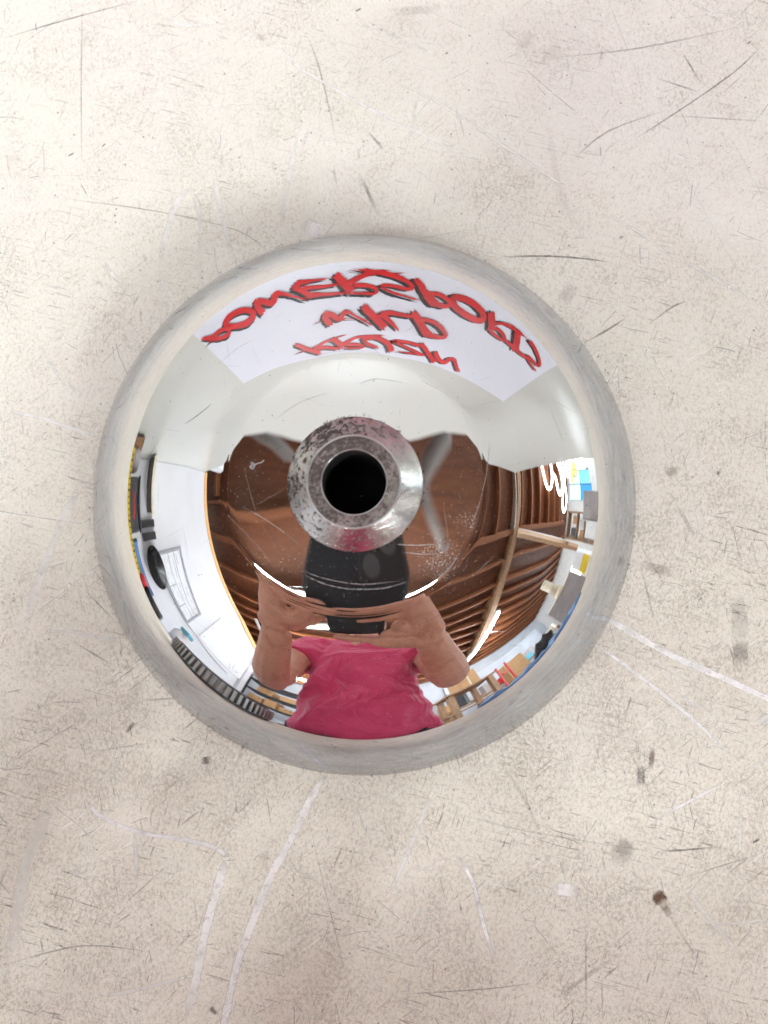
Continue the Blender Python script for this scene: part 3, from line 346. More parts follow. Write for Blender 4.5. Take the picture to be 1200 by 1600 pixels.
# ------------------------------------------------------------------ workbench
bench=thing('workbench','pale scratched and stained workbench under the chrome dome','workbench',(0,0,0))
bm=bmesh.new(); addbox(bm,-1.34,1.30,-.405,.304,-.04,0); fin('table_top',bm,M['table'],bench)
for x in(-1.2,1.15):
    for y in(-.36,.22): box('leg',x,x+.08,y,y+.08,-.9,-.041,M['oak'],bench)
def marks(name,L,mat,z,extra):
    bm=bmesh.new(); uvl=bm.loops.layers.uv.new('UVMap'); at=bm.verts.layers.float.new('strength')
    for flat,wd,al in L+extra:
        P=[Vector((flat[i]/1e4,flat[i+1]/1e4,0)) for i in range(0,len(flat),2)]
        Q=[]
        for i in range(len(P)-1):
            p0=P[max(i-1,0)];p1=P[i];p2=P[i+1];p3=P[min(i+2,len(P)-1)]
            for t in(0,.25,.5,.75): Q.append(.5*((2*p1)+(p2-p0)*t+(2*p0-5*p1+4*p2-p3)*t*t+(3*p1-p0-3*p2+p3)*t**3))
        Q.append(P[-1]); n=len(Q); row=[]; w0=wd/1e4/2*1.75
        for i,q in enumerate(Q):
            t=(Q[min(i+1,n-1)]-Q[max(i-1,0)]).normalized(); nn=Vector((-t.y,t.x,0))
            u=i/(n-1); tp=min(1,.35+4*min(u,1-u)) if n>5 else 1
            ww=w0*tp*random.uniform(.85,1.15); zz_=z+random.uniform(0,.000004)
            r_=[]
            for s in(-1,1):
                v=bm.verts.new((q.x+nn.x*ww*s,q.y+nn.y*ww*s,zz_)); v[at]=al*min(1,min(i,n-1-i)/(2 if n<9 else 3)); r_.append(v)
            row.append(r_)
        for i in range(n-1):
            f=bm.faces.new((row[i][0],row[i+1][0],row[i+1][1],row[i][1]))
            for l,uv in zip(f.loops,((i,0),(i+1,0),(i+1,1),(i,1))): l[uvl].uv=uv
    me=bpy.data.meshes.new(name); bm.to_mesh(me); bm.free(); o=link(name,me,mat,bench); o['kind']='stuff'; return o
def rnd(n,lo,hi,wlo,whi,alo,ahi,bias=0):
    out=[]
    for _ in range(n):
        x=random.uniform(-.16,.16); y=random.uniform(-.20,.20)
        if bias and random.random()<bias and y>0: y=-y
        a=random.uniform(0,PI); L=random.uniform(lo,hi)**1; c=random.uniform(-.25,.25); pts=[]
        for i in range(4):
            pts+=[(x)*1e4,(y)*1e4]; x+=L/3*math.cos(a); y+=L/3*math.sin(a); a+=c*random.random()
        out.append([pts,random.uniform(wlo,whi),random.uniform(alo,ahi)])
    return out
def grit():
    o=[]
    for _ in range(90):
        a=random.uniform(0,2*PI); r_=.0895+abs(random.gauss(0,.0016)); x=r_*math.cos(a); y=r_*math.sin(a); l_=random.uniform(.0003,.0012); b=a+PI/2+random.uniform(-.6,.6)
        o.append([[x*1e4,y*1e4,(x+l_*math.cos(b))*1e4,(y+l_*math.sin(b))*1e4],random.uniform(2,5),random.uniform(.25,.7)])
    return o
marks('pale_scratches',MARKS['W'],M['white_mark'],.000030,rnd(90,.008,.05,2.0,5,.15,.45)+rnd(260,.003,.012,1.6,3.5,.2,.5))
marks('dark_scratches',MARKS['D'],M['dark_mark'],.000018,rnd(120,.015,.06,1.1,1.8,.08,.20)+rnd(700,.0015,.008,1.2,2.2,.10,.32,.40)+rnd(110,.0003,.0007,2,4,.3,.7,.3)+grit())
marks('rust_stains',MARKS['B'],M['rust_mark'],.000008,[])
# ------------------------------------------------------------------ room shell
def struct(name,o): o['kind']='structure'; return o
floor=struct('floor',box('floor',-3.3,5.1,-3.4,3.0,-1.0,-.9,M['concrete']))
struct('c',box('wall_behind_bench',-1.45,1.27,.306,.40,-.9,1.40,M['cream']))
lw=thing('partition_wall','white partition wall with a raw pine top plate left of the bench','wall',(-1.343,0,-.9))
def L_(o,t):
    o.parent=t; o.matrix_parent_inverse=Matrix.Translation(t.location).inverted(); return o
L_(box('wall',-1.45,-1.343,-1.75,.303,-.9,1.395,M['white']),lw)
bm=bmesh.new(); addbox(bm,-1.46,-1.335,-1.80,.303,1.397,1.465)
L_(fin('top_plate',bm,M['pine']),lw)
L_(box('end_post',-1.46,-1.33,-1.90,-1.80,-.9,1.45,M['white']),lw)
struct('b',box('back_wall',-3.3,5.1,-3.5,-3.35,-.9,2.05,M['grey'])); struct('l',box('side_wall',-3.3,-3.15,-3.34,3.0,-.9,2.05,M['dgrey']))
struct('f',box('far_wall',-3.14,5.1,3.0,3.15,-.9,2.05,M['grey']))
struct('r',box('end_wall',5.11,5.25,-3.34,3.0,-.9,2.05,M['pale']))
struct('roof',box('ceiling',-3.3,5.25,-3.5,3.15,2.06,2.12,M['ply']))
G='roof joists over the workshop'
jl=[]
def joist(x0,x1,y0,y1,z0=1.93,mat='joist'):
    j1=random.uniform(-.014,.014); j2=random.uniform(-.012,.012); hz=(x1-x0)<.2
    o=box('roof_joist',x0+(j1 if hz else 0),x1+(j1 if hz else 0)+abs(j2)*.6*hz,y0+(0 if hz else j1),y1+(0 if hz else j1+abs(j2)*.6),z0+j2,2.055,M[mat]); jl.append(o); tag(o,'brown timber joist under the workshop roof boards','joist',G); return o
for x in(.92,1.27,2.01,2.38,2.70,3.05,3.40,3.75): joist(x-.015,x+.015,-.245,2.9)
for x in(-1.5,-.9,-.15): joist(x-.022,x+.022,.14,2.9)
for i in range(13):
    y=-.66-.36*i if i<2 else -1.02-.22*(i-1)
    if y>-3.3: joist(-3.1,1.72,y-.015,y+.015); joist(1.88,5.0,y-.015,y+.015)
joist(-3.1,-.42,.06,.09)
o=box('cross_beam',-3.1,4.4,-.315,-.25,1.90,2.05,M['joist']); tag(o,'long brown beam crossing the roof above the bench','beam')
o=box('main_beam',1.74,1.86,-3.3,2.9,1.86,2.05,M['oak']); tag(o,'heavy timber beam carrying the pair of fluorescent tubes','beam')
o=tube('grey_conduit',[(1.70,2.4,1.90),(1.70,.3,1.89),(1.72,-.24,1.86)],.016,M['pale']); tag(o,'grey conduit running along the heavy timber beam','conduit')
o=tube('ceiling_pipe',[(.27,.54,1.93),(.235,.36,1.92),(.215,.2,1.92),(.222,.08,1.92),(.226,-.05,1.92)],[.030,.030,.016,.013,.013],M['dullpipe']); tag(o,'pale pipe under the roof right above the dome','pipe')
o=tube('ceiling_hook',[(.228,-.058,1.91),(.245,-.052,1.91),(.262,-.03,1.91)],.010,M['dullpipe']); tag(o,'pale bent bracket at the end of the roof pipe','bracket')
o=tube('diagonal_duct',[(-.72,.55,1.92),(-.45,.385,1.92),(-.42,.33,1.92)],.028,M['dullpipe']); tag(o,'pale diagonal duct under the roof beside the cream wall','duct')
br=thing('timber_brace','timber brace with grey pipe along its top sloping from the roof beam','brace',(1.83,-.31,1.86))
a,b=Vector((1.84,-.31,1.86)),Vector((3.3,-.60,.62))
L_(tube('brace_timber',[a,b],.055,M['oak'],None,4,False),br); L_(tube('brace_pipe',[a+Vector((0,.05,.06)),b+Vector((0,.05,.06))],.018,M['pale']),br)
o=tube('hanging_conduit',[S(-135,43.6,1.55),S(-131.5,40.9,1.65),S(-128,38,1.78)],.020,M['pale']); tag(o,'pale conduit hanging past the end of the white partition','conduit')
# fluorescent lamps, some added out of sight as fill light
lm={}
def lampmat(k):
    if k not in lm: lm[k]=emis('fluorescent_tube',(.94,.985,1.0),LAMP*k)
    return lm[k]
def fixture(a,b,label,k=1.0,w=.022):
    a=Vector(a);b=Vector(b);t=thing('fluorescent_lamp',label,'ceiling lamp',(a+b)/2,'fluorescent lamps'); d=(b-a); n=Vector((-d.y,d.x,0)).normalized()
    bm=bmesh.new(); ang=math.atan2(d.y,d.x); L=d.length
    addbox(bm,-L/2-.02,L/2+.02,-w,w,.030,.060,Matrix.Translation((a+b)/2)@Matrix.Rotation(ang,4,'Z')); L_(fin('housing',bm,M['pale']),t)
    L_(tube('tube',[a,b],.015,lampmat(k),None,10),t)
    return t
fixture((-.64,-.235,1.84),(.27,-.26,1.84),'long fluorescent lamp right above the phone and the bench',.80)
fixture((1.93,-1.53,1.82),(1.79,-2.42,1.82),'nearer of two fluorescent tubes in line on the heavy beam',5.3,.05)
fixture((1.76,-2.46,1.82),(1.62,-3.30,1.82),'farther of two fluorescent tubes in line on the heavy beam',5.3,.05)
fixture((-.72,-1.16,1.84),(-.18,-1.04,1.84),'short fluorescent lamp above the left shoulder of the person in pink',3.0,.06)
fixture((.26,-1.17,1.84),(.74,-1.63,1.84),'added unseen fill lamp behind the right forearm of the person in pink',.3,.06)  # put in behind the forearm as fill for the table
fixture((-.93,-.98,1.84),(-1.21,-1.58,1.84),'added fill lamp hidden behind the left forearm of the person in pink',2.4,.06)  # another added tube, fills the lower part of the table
fixture((-1.26,-2.76,1.80),(-.80,-2.90,1.80),'fluorescent lamp at the back of the workshop',12.0)
fixture((-2.6,-.9,1.82),(-2.6,.3,1.82),'added unseen fluorescent lamp behind the white partition wall')  # extra lamp added out of sight past the partition
fixture((.6,1.6,1.82),(1.9,1.6,1.82),'added unseen fluorescent lamp in the room behind the cream wall')  # extra lamp added in the unseen room
pl=thing('fill_panel','added unseen fill light panel hanging straight above the hub of the dome','ceiling lamp',(-.04,.06,1.86))  # added out of sight behind the hub to brighten the table
L_(box('fill_diffuser',-.22,.04,-.06,.05,1.835,1.85,emis_panel),pl); L_(box('housing',-.235,.055,-.075,.065,1.8505,1.88,M['pale']),pl)
bm=bmesh.new()
for a_ in((-.235,.055,-.075,-.065),(-.235,.055,.055,.065),(-.235,-.225,-.065,.055),(.045,.055,-.065,.055)): addbox(bm,*a_,1.56,1.85)
L_(fin('fill_hood',bm,M['white']),pl)  # added skirt keeps the fill panel's light off the upper cream wall
# windows in the end wall
wn=thing('coloured_window','window of blue, pale and yellow panes in the end wall','window',(5.08,.75,1.1))
def pane(name,y0,y1,z0,z1,mat,x=5.09): return L_(box(name,x,x+.012,y0,y1,z0,z1,M[mat]),wn)
pane('pane',.25,.62,.30,1.05,'bglass'); pane('pane',.64,1.10,.62,1.05,'cyan'); pane('pane',.25,.62,1.07,1.85,'pcyan'); pane('pane',.64,.98,1.07,1.85,'pcyan'); pane('pane',1.0,1.32,.62,1.85,'daylight'); pane('pane',.64,.98,.40,.60,'cyan')
bm=bmesh.new(); addtube(bm,[(5.07,.8,1.62),(5.085,.8,1.62)],.15,24); L_(fin('yellow_roundel',bm,M['yglass']),wn)
bm=bmesh.new(); addtube(bm,[(5.07,1.02,1.42),(5.085,1.02,1.42)],.19,24); L_(fin('yellow_roundel',bm,M['yglass']),wn)
bm=bmesh.new(); pts=[(5.06,1.02+.2*math.cos(k*PI/12),1.42+.2*math.sin(k*PI/12)) for k in range(25)]; addtube(bm,pts,.014,6); L_(fin('lead_ring',bm,M['black']),wn)
bm=bmesh.new(); addbox(bm,5.055,5.10,.62,.64,.3,1.86); addbox(bm,5.055,5.10,.25,1.33,1.05,1.07); addbox(bm,5.055,5.10,.98,1.0,.4,1.86); L_(fin('lead_bars',bm,M['black']),wn)
w2=thing('bright_window','bright white window split by one thin mullion in the end wall','window',(5.08,-1.66,.6))
for y0,y1 in((-1.95,-1.68),(-1.64,-1.38)): L_(box('pane',5.085,5.10,y0,y1,.25,.98,M['daylight']),w2)
bm=bmesh.new(); addbox(bm,5.06,5.10,-1.68,-1.64,.25,.98); addbox(bm,5.06,5.10,-2.0,-1.95,.2,1.02); addbox(bm,5.06,5.10,-1.38,-1.33,.2,1.02); L_(fin('window_frame',bm,M['white']),w2)
w3=thing('fill_window','added unseen glowing window in the far wall behind the cream wall','window',(3.2,2.97,.6))  # added glowing panes, unseen, extra daylight behind the cream wall
for x0,x1 in((2.2,3.15),(3.2,4.15)): L_(box('pane',x0,x1,2.96,2.98,-.2,1.6,M['daylight']),w3)
# white glow tube
ng=thing('glow_sign','white glowing tube bent into loops hanging by the end wall','light sign',(3.0,.5,1.4))
for k,L in enumerate(NEON):
    P=[Vector((3.0+.01*k,y,z)) for y,z in L]; Q=[]
    for i in range(len(P)-1):
        for t in(0,.33,.66): Q.append(P[i].lerp(P[i+1],t))
    Q.append(P[-1]); 
    for _ in range(2): Q=[Q[0]]+[(Q[i-1]+Q[i]*2+Q[i+1])/4 for i in range(1,len(Q)-1)]+[Q[-1]]
    L_(tube('glow_tube',Q,.026,M['neon']),ng)
# ------------------------------------------------------------------ sign with brushed lettering
sg=thing('lettered_sign','white board lettered in red brush strokes with black shadows, standing against the cream wall','sign',(.043,.300,0))
L_(box('board',-.2995,.3865,.2985,.304,.0005,.385,M['sign']),sg)
def letters(name,mat,y,dx,dz,dep):
    bm=bmesh.new()
    for s in STROKES:
        fr=[];bk=[]
        jr=random.Random(len(s)*7+s[0][0])
        for ax,az,bx,bz in s:
            j_=lambda: jr.uniform(-1.5,1.5)
            ax+=j_();az+=j_();bx+=j_();bz+=j_()
            p=[(ax/2000+dx,az/2000+dz),(bx/2000+dx,bz/2000+dz)]
            fr.append([bm.verts.new((q[0],y,q[1])) for q in p]); bk.append([bm.verts.new((q[0],y+dep,q[1])) for q in p])
        for i in range(len(s)-1):
            bm.faces.new((fr[i][0],fr[i+1][0],fr[i+1][1],fr[i][1]))
            for e in(0,1): bm.faces.new((fr[i][e],fr[i+1][e],bk[i+1][e],bk[i][e]))
        # bristle ends
        for end,prev in((s[0],s[2]),(s[-1],s[-3])):
            for k_ in range(3):
                f_=(k_+.5)/3+jr.uniform(-.1,.1); px_=end[0]+(end[2]-end[0])*f_; pz_=end[1]+(end[3]-end[1])*f_
                qx=prev[0]+(prev[2]-prev[0])*f_; qz=prev[1]+(prev[3]-prev[1])*f_
                L_n=math.hypot(px_-qx,pz_-qz) or 1; e_=jr.uniform(6,22); ux,uz=(px_-qx)/L_n,(pz_-qz)/L_n; h_=math.hypot(end[2]-end[0],end[3]-end[1])*.14+.6
                c=[(px_-ux*6-uz*h_,pz_-uz*6+ux*h_),(px_-ux*6+uz*h_,pz_-uz*6-ux*h_),(px_+ux*e_,pz_+uz*e_)]
                bm.faces.new([bm.verts.new((a_/2000+dx,y-.00001*(k_+1),b_/2000+dz)) for a_,b_ in c])
        y+=.00005
    me=bpy.data.meshes.new(name); bm.to_mesh(me); bm.free(); return L_(link(name,me,M[mat]),sg)
letters('red_lettering','red',.2945,0,0,.0006); letters('letter_shadow','black',.2958,-.0055,.0068,.0006)
# things on the white partition
X0=-1.342
ch=thing('planner_board','white planner sheet in a grey frame on the white partition','planner board',(X0,-.56,.63))
L_(box('sheet',X0,X0+.006,-.835,-.295,.475,.785,M['paper']),ch)
bm=bmesh.new()
for a_ in((-.85,-.28,.46,.477),(-.85,-.28,.783,.80),(-.85,-.833,.477,.783),(-.297,-.28,.477,.783)): addbox(bm,X0,X0+.015,*a_)
L_(fin('frame',bm,M['ink']),ch)
bm=bmesh.new(); random.seed(3)
for zz_ in(.62,.695): addbox(bm,X0+.006,X0+.008,-.83,-.30,zz_,zz_+.006)
for y in(-.70,-.53): addbox(bm,X0+.006,X0+.008,y,y+.006,.48,.62)
for k in range(34):
    y=random.uniform(-.82,-.36); z=random.choice((.50,.52,.545,.57,.60,.645,.67,.72,.735,.75)); addbox(bm,X0+.006,X0+.008,y,y+random.uniform(.015,.06),z,z+.004)
L_(fin('print',bm,M['ink']),ch)
wb=thing('white_sheet_board','plain white dry wipe board lower down the white partition','board',(X0,-1.39,.8))
L_(box('panel',X0,X0+.008,-1.77,-1.01,.51,1.08,M['paper']),wb)
bm=bmesh.new()
for k in range(16):
    y=random.uniform(-1.74,-1.5); z=random.uniform(.55,.72); addbox(bm,X0+.008,X0+.010,y,y+random.uniform(.01,.03),z,z+random.uniform(.004,.015))
o=L_(fin('pen_marks',bm,M['ink']),wb); o['kind']='stuff'
o=tube('wall_cable',[(X0+.015,-.2,.42),(X0+.015,-.85,.44),(X0+.015,-.98,.46),(X0+.015,-1.25,.42),(X0+.02,-1.55,.40)],.008,M['ink']); tag(o,'grey cable running along the white partition under the boards','cable')
sp=thing('round_speaker','round black speaker on the white partition','speaker',(-1.28,-.355,.335))
bm=bmesh.new(); rr=addtube(bm,[(-1.335,-.355,.335),(-1.26,-.355,.335),(-1.25,-.355,.335),(-1.265,-.355,.335),(-1.285,-.355,.335)],[.13,.145,.13,.10,.03],28); L_(fin('speaker_body',bm,M['plastic'],None,True),sp)
bm=bmesh.new(); addtube(bm,[(-1.285,-.355,.335),(-1.27,-.355,.335),(-1.262,-.355,.335)],[.045,.04,.01],20); L_(fin('speaker_cone',bm,M['dsteel'],None,True),sp)
rk=thing('wall_rail','white rail with two black clamps on the white partition','rail',(-1.33,-.1,.33))
L_(box('rail',-1.342,-1.31,-.26,.12,.24,.43,M['white']),rk)
for y in(-.085,-.16): L_(box('clamp',-1.345,-1.27,y-.022,y+.022,.22,.46,M['plastic']),rk)
sh=thing('wall_shelf','thin pale yellow shelf board on the white partition beside the corner','shelf',(-1.3,.16,.42)); 
L_(box('shelf_board',-1.342,-1.17,-.03,.295,.40,.44,M['creampl']),sh); L_(box('shelf_underside',-1.342,-1.19,-.02,.29,.36,.398,M['dgrey']),sh)
o=box('white_box',-1.33,-1.16,.33,.47,1.47,1.78,M['white'],None,.01); tag(o,'small white box above the corner of the two walls','box')
# side bench and the things on it
sb=thing('side_bench','narrow grey bench along the white partition','bench',(-1,-1,-.9))
L_(box('bench_top',-1.342,-.62,-1.74,-.46,-.06,-.005,M['grey']),sb)
for x,y in((-1.28,-1.68),(-.70,-1.68),(-1.28,-.55),(-.70,-.55)): L_(box('leg',x,x+.05,y,y+.05,-.9,-.06,M['oak']),sb)
ys=thing('yellow_ruler','yellow folding ruler with black ticks lying on the bench','ruler',(-.82,0,0))
L_(box('blade',-.823,-.815,-.26,.22,.0,.028,M['yellow']),ys)
bm=bmesh.new()
for k in range(22): addbox(bm,-.8145,-.8135,-.25+k*.021,-.246+k*.021+.004*(k%5==0),.010,.027)
L_(fin('ticks',bm,M['black']),ys)
tb=thing('tool_case','dark grey tool case with a red handle left of the dome','tool case',(-.97,.06,0))
L_(box('case',-1.06,-.90,-.09,.13,0,.13,M['dsteel'],None,.01),tb); L_(tube('handle',[(-.895,.07,.07),(-.885,.05,.08),(-.885,-.01,.08),(-.895,-.03,.07)],.010,M['redpl']),tb); L_(box('lid',-1.065,-.895,-.095,.135,.132,.16,M['plastic'],None,.01),tb)
rg=thing('rag_heap','crumpled grey shop rag beside the tool case','rag',(-.98,.2,0))
bm=bmesh.new(); bmesh.ops.create_icosphere(bm,subdivisions=3,radius=.07)
for v in bm.verts: v.co=Vector((v.co.x*1.0-.98,v.co.y*.9+.215,max(0,(v.co.z+.03)*1.2+.03*math.sin(v.co.x*90)*math.cos(v.co.y*70))))
L_(fin('rag',bm,M['gplastic'],None,True),rg)
o=box('brown_block',-1.02,-.90,.255,.29,.0,.12,M['oak']); tag(o,'small brown timber block against the cream wall','block')
bt=thing('blue_bin','low light blue parts bin on the bench','bin',(-.92,-.24,0))
bm=bmesh.new(); addbox(bm,-.99,-.86,-.345,-.345+.006,0,.08); addbox(bm,-.99,-.86,-.125,-.119,0,.08); addbox(bm,-.99,-.984,-.339,-.125,0,.08); addbox(bm,-.866,-.86,-.339,-.125,0,.055); L_(fin('bin_walls',bm,M['blue']),bt); L_(box('bin_floor',-.984,-.866,-.339,-.125,.002,.006,M['blue']),bt)
fl=thing('torch','black torch with a red end on the bench','torch',(-.8,-.3,.02))
L_(tube('torch_body',[(-.80,-.285,.026),(-.72,-.375,.026)],.026,M['plastic']),fl); L_(tube('torch_end',[(-.83,-.245,.027),(-.80,-.28,.027)],.029,M['redpl']),fl)
sy=thing('spray_bottle','white spray bottle with a teal trigger on the side bench','spray bottle',(-.93,-.62,0))
L_(tube('bottle',[(-.93,-.62,0),(-.93,-.62,.12),(-.93,-.62,.16),(-.93,-.62,.185)],[.045,.045,.03,.015],M['paper'],None,20),sy); L_(box('trigger_head',-.955,-.86,-.655,-.60,.187,.235,M['sky'],None,.008),sy); L_(box('trigger',-.885,-.870,-.635,-.615,.13,.188,M['paper']),sy)
gg=thing('face_mask','red and black tape roll lying on the side bench','tape roll',(-.78,-.70,.04))
bm=bmesh.new(); addtube(bm,[(-.80,-.72,.045),(-.75,-.665,.045)],.05,24); L_(fin('roll',bm,M['redpl'],None,True),gg); gg.name='tape_roll'
bm=bmesh.new(); addtube(bm,[(-.785,-.70,.045),(-.745,-.660,.045)],.034,20); L_(fin('core',bm,M['plastic'],None,True),gg)
# gear drum
gd=thing('gear_drum','steel gear drum with straight teeth standing at the front edge of the bench','gear',(-.248,-.296,0))
T=66; bm=bmesh.new(); r0,r1=.098,.106
for k in range(T):
    a0=2*PI*k/T
    for(aa,rr_) in((0,r0),(.12,r0),(.22,r1),(.72,r1),(.82,r0)): 
        pass
pf=[]
for k in range(T):
    for(aa,rr_) in((0,r0),(.42,r0),(.48,r1),(.92,r1)): pf.append((rr_,2*PI*(k+aa)/T))
lo=[bm.verts.new((r*math.cos(t),r*math.sin(t),.008)) for r,t in pf]; hi=[bm.verts.new((r*math.cos(t),r*math.sin(t),.040)) for r,t in pf]
n=len(pf)
for i in range(n): bm.faces.new((lo[i],lo[(i+1)%n],hi[(i+1)%n],hi[i]))
bm.faces.new(hi); bm.faces.new(lo[::-1]); fin('toothed_ring',bm,M['gsteel'],gd)
bm=bmesh.new(); addtube(bm,[(0,0,0),(0,0,.0079)],.102,48); fin('base_flange',bm,M['dsteel'],gd,False)
bm=bmesh.new(); addtube(bm,[(0,0,.0401),(0,0,.045),(0,0,.050)],[.097,.094,.06],48); fin('top_plate',bm,M['dsteel'],gd,False)
# right of the dome
gb=thing('grey_steel_box','grey enamel box with a cream roll behind, right front of the bench','steel box',(.70,-.31,0))
L_(box('case',-.09,.09,-.05,.05,0,.155,M['gplastic'],None,.004,Matrix.Translation((.72,-.325,0))@Matrix.Rotation(R(55),4,'Z')),gb)
L_(box('case_lid',-.092,.092,-.052,.052,.156,.168,M['creampl'],None,.003,Matrix.Translation((.72,-.325,0))@Matrix.Rotation(R(55),4,'Z')),gb)
o=tube('cream_roll',[S(-23.6,12.5,.86),S(-23.6,24,.86)],.024,M['creampl'],None,18); tag(o,'cream plastic roll standing on the grey enamel box','roll')
o=tube('roll_foot',[S(-23.6,12.5,.86)-Vector((0,0,.03)),S(-23.6,12.5,.86)],.03,M['creampl'],None,18); tag(o,'cream foot ring under the plastic roll','ring')
lb=thing('lilac_box','lilac grey box standing on the bench right of the dome','box',(.9,.03,0))
L_(box('case',.86,.98,-.04,.075,0,.165,M['gplastic'],None,.004),lb); L_(box('bright_lid',.855,.98,-.045,-.041,.0,.165,M['white']),lb)
ct=thing('white_carton','small white carton with a yellow band on the bench','carton',(1,-.24,0))
L_(box('carton',.97,1.07,-.285,-.195,.0,.20,M['paper']),ct); L_(box('yellow_band',.966,.97,-.285,-.195,.02,.10,M['yellow']),ct)
cl=thing('blue_shop_cloth','folded blue shop cloth on the front right of the bench','cloth',(.36,-.36,0))
bm=bmesh.new(); nx,ny=26,10
Mx=Matrix.Translation((.385,-.335,0))@Matrix.Rotation(R(44),4,'Z')
gr=[[bm.verts.new(Mx@Vector((-.17+.34*i/nx,-.045+.09*j/ny,.012+.010*math.sin(i*.8+j*.5)*math.cos(j*.7)+.006*math.sin(i*1.9)))) for j in range(ny+1)] for i in range(nx+1)]
g0=[[bm.verts.new(Mx@Vector((-.17+.34*i/nx,-.045+.09*j/ny,.0006))) for j in range(ny+1)] for i in range(nx+1)]
for i in range(nx):
    for j in range(ny): bm.faces.new((gr[i][j],gr[i+1][j],gr[i+1][j+1],gr[i][j+1]))
for i in range(nx):
    bm.faces.new((gr[i][0],gr[i+1][0],g0[i+1][0],g0[i][0])); bm.faces.new((gr[i][ny],gr[i+1][ny],g0[i+1][ny],g0[i][ny]))
for j in range(ny):
    bm.faces.new((gr[0][j],gr[0][j+1],g0[0][j+1],g0[0][j])); bm.faces.new((gr[nx][j],gr[nx][j+1],g0[nx][j+1],g0[nx][j]))
L_(fin('cloth',bm,M['blue'],None,True),cl)
bg_=thing('black_bag','slumped black tool bag behind the blue cloth','bag',(.5,-.40,0))
bm=bmesh.new(); bmesh.ops.create_icosphere(bm,subdivisions=3,radius=1)
for v in bm.verts:
    c=v.co.copy(); v.co=Vector((.515+.065*c.x+.02*c.z,-.395+.035*c.y,max(.0005,.035+.055*c.z+.012*math.sin(c.x*7+c.y*5))))
L_(fin('bag',bm,M['plastic'],None,True),bg_)
# farther back
wr=thing('timber_rack','rough timber rack behind the person on the right','rack',(.9,-1.85,-.9))
for x,y in((.70,-1.70),(1.12,-1.62),(.70,-2.0),(1.12,-2.0)): L_(box('post',x,x+.06,y,y+.06,-.9,.44,M['oak']),wr)
L_(box('shelf',.66,1.24,-2.0,-1.56,.441,.475,M['oak']),wr); L_(box('shelf',.66,1.24,-1.98,-1.58,.02,.05,M['oak']),wr)
cb=thing('cardboard_box','brown cardboard box on top of the timber rack','box',(.95,-1.75,.48)); L_(box('carton',.86,1.10,-1.93,-1.66,.476,.88,M['card']),cb); L_(box('tape_strip',.97,.99,-1.658,-1.655,.48,.88,M['creampl']),cb)
rs=thing('red_stand','red metal stand beside the timber rack','stand',(1.2,-1.6,-.9))
for x in(1.12,1.26): L_(box('upright',x+.1,x+.118,-1.55,-1.532,-.9,.50,M['redpl']),rs)
L_(box('crossbar',1.255,1.355,-1.548,-1.522,.25,.29,M['redpl']),rs)
sv=thing('parts_shelf','timber parts shelf holding small boxes near the end wall','shelf',(2.7,-.2,-.9))
for z in(.35,.62,.95): L_(box('shelf',2.55,2.9,-.36,-.04,z,z+.03,M['oak']),sv)
for y in(-.37,-.035): L_(box('side',2.55,2.9,y-.012,y+.012,-.9,1.0,M['oak']),sv)
for k,(y,z,h,m_) in enumerate(((-.30,.38,.12,'card'),(-.17,.38,.16,'pale'),(-.28,.65,.16,'plastic'),(-.13,.65,.13,'card'))):
    o=box('stock_box',2.57,2.7,y-.05,y+.05,z+.001,z+h,M[m_]); tag(o,('brown box on the lower shelf of the parts shelf','pale box on the lower shelf of the parts shelf','black box on the upper shelf of the parts shelf','brown box on the upper shelf of the parts shelf')[k],'box')
bs=thing('box_shelf','dark shelf stacked with brown boxes at the back left','shelf',(-1.1,-2.2,-.9))
for z in(.20,.52,.86): L_(box('shelf',-1.5,-.7,-2.5,-2.1,z,z+.03,M['plastic']),bs)
for x in(-1.5,-.74): L_(box('post',x,x+.04,-2.14,-2.1,-.9,1.0,M['plastic']),bs)
for k,(x,z,wd,h) in enumerate(((-1.38,.231,.2,.16),(-1.15,.231,.16,.22),(-.95,.231,.14,.12),(-1.30,.551,.22,.18),(-.98,.551,.2,.14))):
    o=box('stock_carton',x,x+wd,-2.35,-2.12,z,z+h,M['card']); tag(o,('leftmost brown carton on the bottom board of the dark shelf','tall brown carton on the bottom board of the dark shelf','low brown carton on the bottom board of the dark shelf','wide brown carton on the middle board of the dark shelf','narrower brown carton on the middle board of the dark shelf')[k],'carton')
bm=bmesh.new(); bmesh.ops.create_uvsphere(bm,u_segments=20,v_segments=12,radius=.10); bmesh.ops.scale(bm,vec=(1.2,1,.8),verts=bm.verts); bmesh.ops.translate(bm,vec=(-1.08,-1.95,.92),verts=bm.verts)
o=fin('pink_ball',bm,M['pink'],None,True); tag(o,'pink rubber ball on top of the dark box shelf','ball')
o=box('white_screen',1.4,4.6,-3.34,-3.30,-.9,1.4,M['grey2']); tag(o,'broad pale blue grey screen leaning on the back wall','screen')
o=box('long_carton',1.9,2.35,-2.4,-2.2,-.9,.62,M['card']); tag(o,'tall brown carton standing before the pale screen','carton')
cols=[('brown','card'),('black','plastic'),('pale','paper'),('grey','gplastic'),('dark red','redpl'),('navy','denim'),('timber','oak'),('teal','sky'),('cream','creampl')]
rk_=random.Random(5); ordw=('first','second','third','fourth','fifth','sixth','seventh','eighth','ninth','tenth','eleventh','twelfth','thirteenth','fourteenth','fifteenth','sixteenth','seventeenth','eighteenth')
tbk=thing('back_table','long timber table under the clutter along the back wall','table',(2.6,-2.75,-.9))
L_(box('table_top',.9,4.4,-3.0,-2.5,.14,.18,M['oak']),tbk)
for x in(1.0,2.6,4.25): L_(box('leg',x,x+.08,-2.95,-2.87,-.9,.14,M['oak']),tbk); L_(box('leg',x,x+.08,-2.62,-2.54,-.9,.14,M['oak']),tbk)
